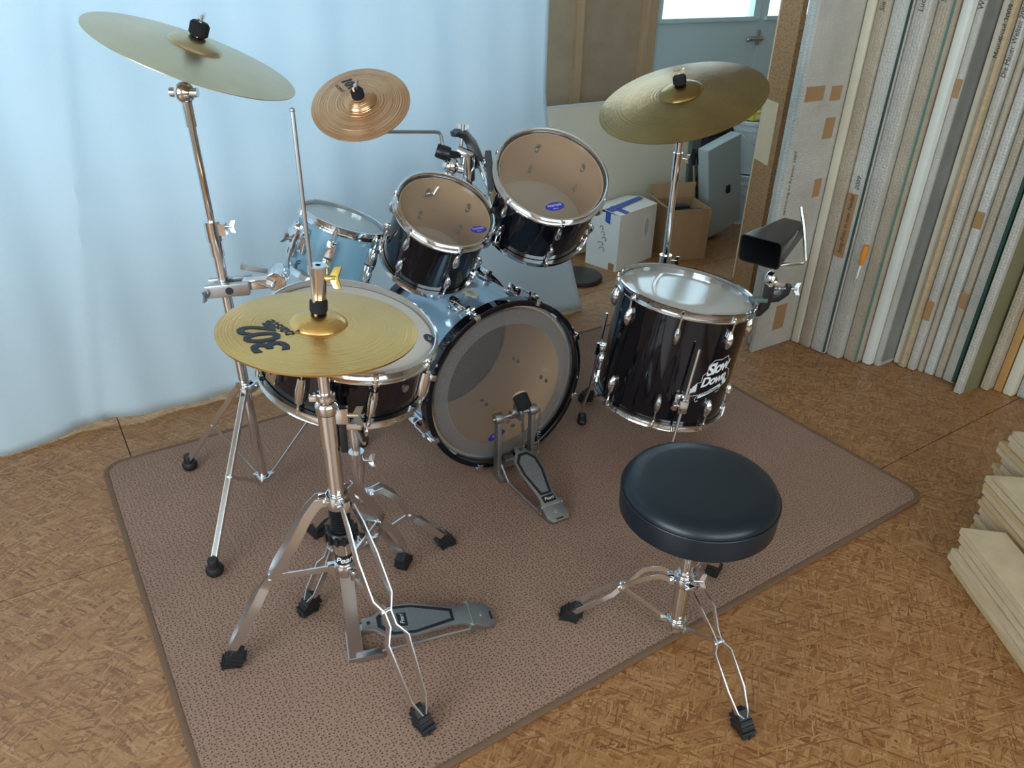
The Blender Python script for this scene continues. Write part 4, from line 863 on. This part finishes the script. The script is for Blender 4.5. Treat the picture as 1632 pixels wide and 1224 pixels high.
# ------------------------------------------------------------------ throne
TC = Vector((1.053, .851, 0)); thr = thing('drum_throne', 'round black padded drum stool on chrome tripod in front', 'stool', (TC.x, TC.y, 0))
tz = .470; R0 = .166
st = build(MB().lathe([(0, tz - .082), (R0 - .006, tz - .082), (R0, tz - .076), (R0 + .001, tz - .030), (R0 - .001, tz - .024)], Matrix.Translation((TC.x, TC.y, 0)), 72), 'seat_side', m_leather, thr)
build(MB().lathe([(R0 - .001, tz - .024), (R0 - .002, tz - .018), (R0 - .008, tz - .008), (R0 - .020, tz - .002), (R0 - .05, tz), (.06, tz - .001), (0, tz - .001)], Matrix.Translation((TC.x, TC.y, 0)), 72), 'seat_top', m_leather, thr)
build(MB().tube([(TC.x + (R0 + .0003) * math.cos(2 * PI * i / 72), TC.y + (R0 + .0003) * math.sin(2 * PI * i / 72), tz - .0245) for i in range(72)], .0016, 6, closed=True), 'piping', m_leather, thr)
build(MB().cyl((TC.x, TC.y, tz - .097), (TC.x, TC.y, tz - .082), .05, seg=20), 'seat_plate', m_black, thr)
build(MB().cyl((TC.x, TC.y, .17), (TC.x, TC.y, tz - .09), .0135, seg=20), 'post', chrome, thr); build(MB().cyl((TC.x, TC.y, .035), (TC.x, TC.y, .215), .0175, seg=24), 'outer_tube', chrome, thr)
feet = ((.863, 1.034), (.999, .577), (1.302, .957)); cl = hubring(thr, TC, .190, 'collar', feet, .017, .026); hubring(thr, TC, .058, 'lower_hub', feet, .017, .018)
mb = MB(); wing(mb, TC + Vector((.83, -.55, 0)) * .022 + Vector((0, 0, .185)), (.83, -.55, .0), (.2, .2, 1), .016, .014); build(mb, 'wing_screw', chrome, cl)
for f, zf in zip(feet, (RZ, 0, RZ)):
    p, d, lat = dbl_leg(thr, TC, f, zf, [(.10, .190, .011), (.20, .200, .013), (.34, .188, .016), (.46, .155, .007), (.53, .140, .006), (.59, .128, .020), (.80, .078, .020), (.92, .042, .012), (.96, .036, .004)], .013, .0028, 1.0)
    brace(thr, p, (TC.x, TC.y, .058), d, lat, .009)

# ------------------------------------------------------------------ wrapped panels standing on edge, right
G = 'wrapped panels standing in a row'
def hand(parts, xe, yc, z0, z1, txt, parent, mat=inkk, sh=.2):
    v, f = text2d(txt, .03, sh); L = max(q[0] for q in v) - min(q[0] for q in v); s = min((z1 - z0) / L, .85)
    v = [(x * s, y * s) for x, y in v]
    return print_on([(v, f, 0, 0, 0)], lambda x, y: Vector((xe - .0016, yc + y, (z0 + z1) / 2 + x)), 'handwriting', mat, parent)
def panel(xe, ylo, yhi, mat, label, H=1.95, Ln=1.15, bev=.008, name='wrapped_panel', lean=0):
    t = thing(name, label, 'panel', (xe + Ln / 2, (ylo + yhi) / 2, 0), G)
    build(MB().box((xe + Ln / 2, (ylo + yhi) / 2, H / 2 + .001), (Ln, yhi - ylo - .003, H)), 'wrapping', mat, t, bev=min(bev, (yhi - ylo) * .3)); return t
def edge_strip(t, xe, y0, y1, mat, H=1.9, nm='foam_gap_strip'):  # serves green foam edges and the painted dark gaps alike
    build(MB().box((xe - .002, (y0 + y1) / 2, H / 2 + .01), (.012, y1 - y0, H)), nm, mat, t, smooth=False)
def tapex(t, y, x0, x1, z0, z1):   # tape on a panel's broad side
    build(MB().box(((x0 + x1) / 2, y - .0008, (z0 + z1) / 2), (x1 - x0, .0014, z1 - z0)), 'tape_strip', m_btape, t, smooth=False)
def tapee(t, xe, y0, y1, z0, z1):  # tape on a panel's end
    build(MB().box((xe - .0008, (y0 + y1) / 2, (z0 + z1) / 2), (.0014, y1 - y0, z1 - z0)), 'tape_strip', m_btape, t, smooth=False)
panel(2.84, 2.135, 2.195, W_GREY, 'plain grey panel next to the brown particle board')
panel(2.80, 2.050, 2.115, W_TAN, 'plain beige grey panel second from the particle board')
panel(2.62, 1.880, 1.950, W_LIGHT, 'pale bubble wrapped panel third from the particle board')
p = panel(2.44, 1.815, 1.868, W_LIGHT, 'bubble wrapped panel directly left of the protruding wide one'); edge_strip(p, 2.44, 1.812, 1.824, m_darkgap)  # dark strip painted in for the shaded gap beside the wide panel
p1 = panel(2.386, 1.790, 1.811, W_GREY, 'wide bubble wrapped panel protruding furthest behind the cowbell', Ln=1.3, bev=.004)
for a in ((2.40, 2.50, .99, 1.04), (2.54, 2.60, .985, 1.035), (2.545, 2.60, .85, .925), (2.56, 2.60, .63, .70), (2.49, 2.555, .08, .19)): tapex(p1, 1.7915, *a)
print_on([(*text2d('zeichnung an Kreisen 2007', .022, .2), 0, 0, 0)], lambda x, y: Vector((2.408 + y * -1 * -1, 1.7905, .70 + x)) if False else Vector((2.412 - y, 1.7905, .70 + x)), 'handwriting', inkk, p1)
panel(2.624, 1.750, 1.788, W_CREAM, 'cream paper covered panel right of the wide wrapped one')
p = panel(2.629, 1.697, 1.749, W_TAN, 'light brown wrapped panel right of the cream one'); hand(None, 2.629, 1.725, 1.235, 1.40, 'Sie sind', p)
p = panel(2.637, 1.628, 1.696, W_LIGHT, 'wrapped panel with handwritten brown tape label'); edge_strip(p, 2.640, 1.629, 1.632, m_darkgap)  # no foam here: narrow dark strip paints the shaded gap on the right
tapee(p, 2.637, 1.648, 1.690, .415, .665); hand(None, 2.6355, 1.668, .43, .66, 'Jung-Frau in mer Nadel', p); hand(None, 2.637, 1.66, .675, .735, '2009', p)
p = panel(2.653, 1.567, 1.627, W_GREY, 'grey bubble wrapped panel left of the hanging orange brush'); hand(None, 2.653, 1.60, 1.265, 1.35, 'Luca', p)
p = panel(2.680, 1.507, 1.566, W_TAN, 'wrapped panel with a green foam right edge'); edge_strip(p, 2.682, 1.508, 1.511, m_green); hand(None, 2.680, 1.545, 1.275, 1.40, 'Spur', p, pbr('blue_marker', (.02, .12, .2), .5))
panel(2.713, 1.466, 1.504, W_WHITE, 'bright white foam covered panel in the row')
p = panel(2.740, 1.440, 1.465, W_GREY, 'grey panel with exposed dark side right of white one', bev=.003); tapee(p, 2.74, 1.442, 1.464, 1.03, 1.09); build(MB().box((3.2, 1.4392, .95), (.9, .0012, 1.86)), 'dark_foil', W_FOIL, p, smooth=False); hand(None, 2.74, 1.452, 1.28, 1.36, 'Win', p)
panel(2.831, 1.412, 1.438, W_CREAM, 'narrow beige panel right of the dark sided one')
p = panel(2.817, 1.378, 1.411, W_TAN, 'wrapped panel showing a tan wooden edge strip'); build(MB().box((2.813, 1.385, .95), (.008, .012, 1.86)), 'wood_edge', m_plank2, p, smooth=False); hand(None, 2.817, 1.398, 1.14, 1.33, 'Mondload 2009', p)
p = panel(2.829, 1.344, 1.377, W_GREY, 'grey wrapped panel with a long handwritten title on top'); hand(None, 2.829, 1.361, 1.10, 1.32, 'Die Mauer Welten 2006', p); tapee(p, 2.829, 1.347, 1.374, .22, .30)
panel(2.847, 1.320, 1.343, W_TAN, 'narrow brownish wrapped panel right of the titled one')
p = panel(2.854, 1.281, 1.319, W_LIGHT, 'pale glossy bubble wrapped panel in the right half'); tapee(p, 2.854, 1.285, 1.315, .60, .66)
p = panel(2.863, 1.249, 1.280, W_TAN, 'brownish wrapped panel left of the dark green edged one'); tapee(p, 2.863, 1.252, 1.278, .30, .36)
p = panel(2.865, 1.200, 1.248, W_GREY, 'grey wrapped panel with a dark green right edge'); edge_strip(p, 2.869, 1.196, 1.209, pbr('dark_green_foam', (.02, .065, .045), .6))
p = panel(2.809, 1.140, 1.170, W_GREY, 'panel with a broad olive side protruding near right edge', bev=.003); build(MB().box((3.28, 1.1392, .95), (.9, .0015, 1.9)), 'olive_side', W_OLIVE, p, smooth=False)
panel(2.925, 1.098, 1.132, W_TAN, 'wrapped panel right of the olive sided one')
panel(2.963, 1.066, 1.097, W_ORANGE, 'bare orange brown wooden panel at the right end', bev=.002)
panel(2.960, 1.026, 1.065, W_CREAM, 'pale wrapped panel second from the right end')
panel(2.986, .975, 1.025, W_GREY, 'grey wrapped panel last at the right end')
cbd = thing('particle_board', 'brown particle board standing left of the wrapped panels', 'board', (2.93, 2.34, 0))
build(MB().box((2.93, 2.33, .975), (.022, .20, 1.95), Matrix.Translation((2.93, 2.33, 0)) @ Matrix.Rotation(rad(-26), 4, 'Z') @ Matrix.Translation((-2.93, -2.33, 0))), 'board', m_chip, cbd, smooth=False)
Mx = Matrix.Translation((2.93, 2.33, 0)) @ Matrix.Rotation(rad(-26), 4, 'Z')
build(MB().box((0, .105, .975), (.026, .012, 1.95), Mx), 'sawn_edge', m_rawwood, cbd, smooth=False); build(MB().box((-.0125, .02, .74), (.004, .15, .27), Mx), 'bare_wood_patch', m_rawwood, cbd, smooth=False)
brs = thing('paint_brush', 'small orange handled brush hanging between wrapped panels', 'brush', (2.66, 1.57, .33))
build(MB().tube([(2.6445, 1.568, .49), (2.6445, 1.570, .45), (2.6445, 1.572, .41)], [.011, .012, .007], 10), 'handle', m_orange, brs); build(MB().tube([(2.6445, 1.572, .412), (2.6445, 1.575, .355)], [.005, .003], 8), 'bristles', m_bristle, brs)

# ------------------------------------------------------------------ pile of planks at the right edge
pdv = Vector((-.55, -.84, 0)).normalized(); pe = Vector((.84, -.55, 0)).normalized()
ords = ['lowest', 'second', 'third', 'fourth', 'fifth', 'sixth', 'seventh', 'eighth', 'ninth', 'tenth', 'eleventh', 'twelfth', 'thirteenth', 'topmost']
def pile(q0, e0, wd, n, th, nm, jq, seed, Ln=.95):
    r = random.Random(seed)
    for i in range(n):
        q = q0 + r.uniform(-jq, jq) - (.0 if i < n - 1 else 0); e = e0 + r.uniform(-.003, .012); a = r.uniform(-.004, .004)
        x = pdv * math.cos(a) + pe * math.sin(a); y = Vector((-x.y, x.x, 0)); o = -pdv * q + pe * e; o.z = .001 + i * th
        M = Matrix(((x.x, y.x, 0, o.x), (x.y, y.y, 0, o.y), (0, 0, 1, o.z), (0, 0, 0, 1))); w_ = wd * r.uniform(.92, 1.0); t_ = th - .0018
        out = [(r.uniform(0, .008), 0), (Ln, 0), (Ln, w_), (r.uniform(0, .02), w_)]
        which = 'topmost' if i == n - 1 else ('lowest' if i == 0 else ords[i] + ' from bottom,')
        b = build(MB().prism(out, 0, t_, M), 'plank', (m_plank, m_plank2)[r.random() < .3], smooth=False, bev=.0008)
        tag(b, '%s pale wooden plank of the %s pile at right' % (which, nm), 'plank', 'stacked wooden planks')
pile(1.560, 1.208, .118, 6, .0205, 'front low', .014, 3); pile(1.715, 1.348, .098, 11, .0182, 'middle', .022, 5); pile(1.855, 1.466, .12, 14, .0182, 'rear high', .022, 9)

# ------------------------------------------------------------------ things stored at the back
cp = thing('cream_panel', 'low cream board leaning against the back wall', 'panel', (2.75, 3.12, 0))
Mc = Matrix.Translation((2.70, 3.10, .001)) @ Matrix.Rotation(rad(-4), 4, 'X'); build(MB().box((0, .0, .39), (1.08, .018, .77), Mc), 'board', m_cream, cp, smooth=False, bev=.002); build(MB().box((0, 0, .772), (1.08, .022, .008), Mc), 'top_edge', m_bucket, cp, smooth=False)
def carton(t, M, w_, d_, h_, mat, tk=.004):
    mb = MB(); mb.box((w_ / 2, tk / 2, h_ / 2), (w_, tk, h_), M).box((w_ / 2, d_ - tk / 2, h_ / 2), (w_, tk, h_), M).box((tk / 2, d_ / 2, h_ / 2), (tk, d_ - 2 * tk, h_), M).box((w_ - tk / 2, d_ / 2, h_ / 2), (tk, d_ - 2 * tk, h_), M).box((w_ / 2, d_ / 2, tk / 2), (w_ - 2 * tk, d_ - 2 * tk, tk), M)
    return build(mb, 'body', mat, t, smooth=False)
def quad(M, pts, th, name, mat, t): # thin sheet from four 3d points
    p = [M @ Vector(q) for q in pts]; n = (p[1] - p[0]).cross(p[3] - p[0]).normalized() * th
    return build(MB().add(p + [q + n for q in p], [(3, 2, 1, 0), (4, 5, 6, 7), (0, 1, 5, 4), (1, 2, 6, 5), (2, 3, 7, 6), (3, 0, 4, 7)]), name, mat, t, smooth=False)
wbx = thing('white_carton', 'white cardboard box closed with blue tape', 'box', (2.62, 2.9, 0))
Mw = frame((2.482, 2.785, .001), (0, 0, 1), (.97, .24, 0)); w_, d_, h_ = .325, .20, .295
carton(wbx, Mw, w_, d_, h_, m_wcard)
quad(Mw, [(0, 0, h_), (w_, 0, h_), (w_, d_ * .52, h_ + .014), (0, d_ * .52, h_ + .010)], .003, 'flap', m_wcard, wbx); quad(Mw, [(0, d_ * .48, h_ + .014), (w_, d_ * .48, h_ + .018), (w_, d_, h_), (0, d_, h_)], .003, 'flap', m_wcard, wbx)
tp = quad(Mw, [(.04, .0, h_ + .006), (.075, .0, h_ + .006), (.075, d_ * .5, h_ + .018), (.04, d_ * .5, h_ + .018)], .001, 'tape_strip', m_tape, wbx); quad(Mw, [(-.002, .06, h_ + .004), (-.002, .06, h_ - .055), (-.002, .09, h_ - .045), (-.002, .09, h_ + .004)], .001, 'tape_strip', m_tape, wbx); quad(Mw, [(-.002, .055, h_ + .0145), (.30, .075, h_ + .020), (.30, .105, h_ + .022), (-.002, .095, h_ + .0165)], .001, 'tape_strip', m_tape, wbx)
lbp = quad(Mw, [(.205, -.001, .12), (.285, -.001, .12), (.285, -.001, .26), (.205, -.001, .26)], .0008, 'paper_label', m_bristle, wbx)
ln = MB()
for k, (x, a, b) in enumerate(((.232, .15, .23), (.243, .14, .235), (.254, .16, .225))): ln.box((x, -.0025, (a + b) / 2), (.003, .0008, b - a), Mw)
build(ln, 'label_print', inkfaint, lbp, smooth=False)
mk = MB()
for k in range(5):
    cxm, czm = .10 + .012 * math.sin(k * 2.1), .10 + k * .028
    mk.tube([Mw @ Vector((-.0015, cxm + .018 * math.cos(a) * (1 - .12 * k), czm + .011 * math.sin(a))) for a in [2 * PI * i / 9 for i in range(7)]], .0016, 4)
build(mk, 'scribbled_mark', inkfaint, wbx, smooth=False)
quad(Mw, [(-.001, .015, .002), (-.001, .05, .002), (-.001, .05, .04), (-.001, .015, .04)], .0008, 'tape_strip', m_btape, wbx)
bbx = thing('brown_carton', 'open brown cardboard box with raised flap', 'box', (2.95, 2.85, 0))
Mb = frame((2.828, 2.780, .001), (0, 0, 1), (.94, -.335, 0)); w_, d_, h_ = .225, .225, .275
carton(bbx, Mb, w_, d_, h_, m_card)
quad(Mb, [(0, d_, h_), (w_, d_, h_), (w_ + .02, d_ + .03, h_ + .075), (-.02, d_ + .03, h_ + .070)], .003, 'flap', m_card, bbx); quad(Mb, [(0, 0, h_), (0, d_, h_), (-.06, d_ + .01, h_ + .045), (-.06, .01, h_ + .03)], .003, 'flap', m_card, bbx)
for i, (x, y, z, sx, sy, sz, mt) in enumerate(((.06, .07, .20, .07, .09, .07, m_black), (.15, .10, .21, .08, .12, .06, m_dark), (.11, .16, .23, .12, .05, .05, m_black), (.19, .05, .235, .04, .05, .05, m_dark))): build(MB().box((x, y, z), (sx, sy, sz), Mb), 'packed_item', mt, bbx, bev=.01)
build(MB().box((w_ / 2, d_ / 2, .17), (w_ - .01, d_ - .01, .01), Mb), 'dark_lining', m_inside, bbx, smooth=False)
pf = thing('portfolio_case', 'translucent plastic carry case with black clasp leaning left', 'case', (3.40, 2.93, 0))
Mp = Matrix.Translation((3.272, 2.895, .012)) @ Matrix.Rotation(rad(4), 4, 'Z') @ Matrix.Rotation(rad(-14), 4, 'Y')
sh = build(MB().box((.135, .035, .27), (.27, .07, .52), Mp), 'shell', m_pp, pf, bev=.006); build(MB().prism([(.003, .30), (.06, .25), (.21, .25), (.267, .30), (.267, .528), (.003, .528)], -.0025, 0, Mp @ Matrix.Rotation(PI / 2, 4, 'X') @ Matrix.Diagonal((1, 1, -1, 1)) ), 'flap', m_pp, pf, smooth=False)
build(MB().box((.155, -.006, .25), (.028, .012, .045), Mp), 'clasp', m_black, pf, bev=.003); build(MB().box((.16, .03, .11), (.13, .04, .16), Mp), 'paper_inside', m_bristle, pf, smooth=False)
for k, (x, y, z0, lb) in enumerate(((3.735, 3.10, 0, 'white plastic bucket on the floor behind the particle board'), (3.735, 3.10, .305, 'white plastic bucket stacked on top of another bucket'))):
    bk_ = thing('bucket', lb, 'bucket', (x, y, z0), 'white plastic buckets'); MM = Matrix.Translation((x, y, z0 + .001))
    build(MB().lathe([(0, 0), (.095, 0), (.112, .24), (.118, .243), (.118, .255), (.112, .255), (.112, .285)], MM, 32), 'tub', m_bucket, bk_); build(MB().lathe([(.121, .278), (.123, .284), (.123, .296), (.112, .300), (.104, .294), (0, .294)], MM, 32), 'lid', m_bucket, bk_)
    build(MB().tube([Vector((x, y, z0 + .25)) + Vector((.122 * math.cos(a) * -1, -.122 * math.sin(a) , -.10 * math.sin(a))) for a in [PI * i / 12 for i in range(13)]], .0022, 6), 'handle', steel, bk_)
dc = thing('slate_case', 'dark slate coloured flat case standing behind the portfolio', 'case', (3.5, 3.28, 0)); Md = Matrix.Translation((3.56, 3.25, .001)) @ Matrix.Rotation(rad(3), 4, 'Z')
build(MB().box((.10, .03, .29), (.26, .05, .58), Md), 'body', m_dark, dc, bev=.006); build(MB().box((.10, .002, .5), (.24, .006, .02), Md), 'lid_rim', m_black, dc)
gb = thing('grey_board', 'small pale grey board standing against the painted door', 'board', (3.44, 3.36, 0)); build(MB().box((3.40, 3.37, .31), (.24, .02, .62)), 'sheet', m_door, gb, bev=.002); build(MB().box((3.40, 3.358, .60), (.24, .004, .03)), 'edge_tape', m_bristle, gb, smooth=False)
yb = thing('yellow_box', 'small yellow packet lying on the bucket lid', 'box', (3.70, 3.10, .607)); build(MB().box((3.715, 3.09, .630), (.11, .07, .046)), 'packet', pbr('yellow_card', (.75, .60, .04), .5), yb, bev=.003); build(MB().box((3.715, 3.0545, .630), (.06, .002, .02)), 'paper_band', m_bristle, yb, smooth=False)
for k, (x, lb) in enumerate(((3.295, 'dark brush stick leaning left of the plastic case'), (3.335, 'second dark brush stick right beside the first'))):
    sk = thing('brush_stick', lb, 'stick', (x, 3.05, 0), 'dark sticks behind the case'); build(MB().tube([(x, 3.03, .001), (x - .02, 3.10, .40)], .006, 8), 'stick', m_rawwood, sk); build(MB().tube([(x - .0195, 3.098, .39), (x - .021, 3.106, .44), (x - .023, 3.112, .48)], [.008, .014, .010], 8), 'dark_head', m_black, sk)
# round black base plate with its pole end
bs = thing('round_base', 'black round stand base beside the curtain hem', 'base', (2.255, 2.81, 0))
build(MB().lathe([(0, 0), (.118, 0), (.122, .004), (.122, .016), (.116, .022), (.03, .028), (0, .028)], Matrix.Translation((2.262, 2.815, .001)), 48), 'plate', m_base, bs); build(MB().cyl((2.225, 2.845, .027), (2.225, 2.845, .42), .012).cyl((2.225, 2.845, .027), (2.225, 2.845, .05), .022), 'pole', m_black, bs)
bpy.context.view_layer.update()
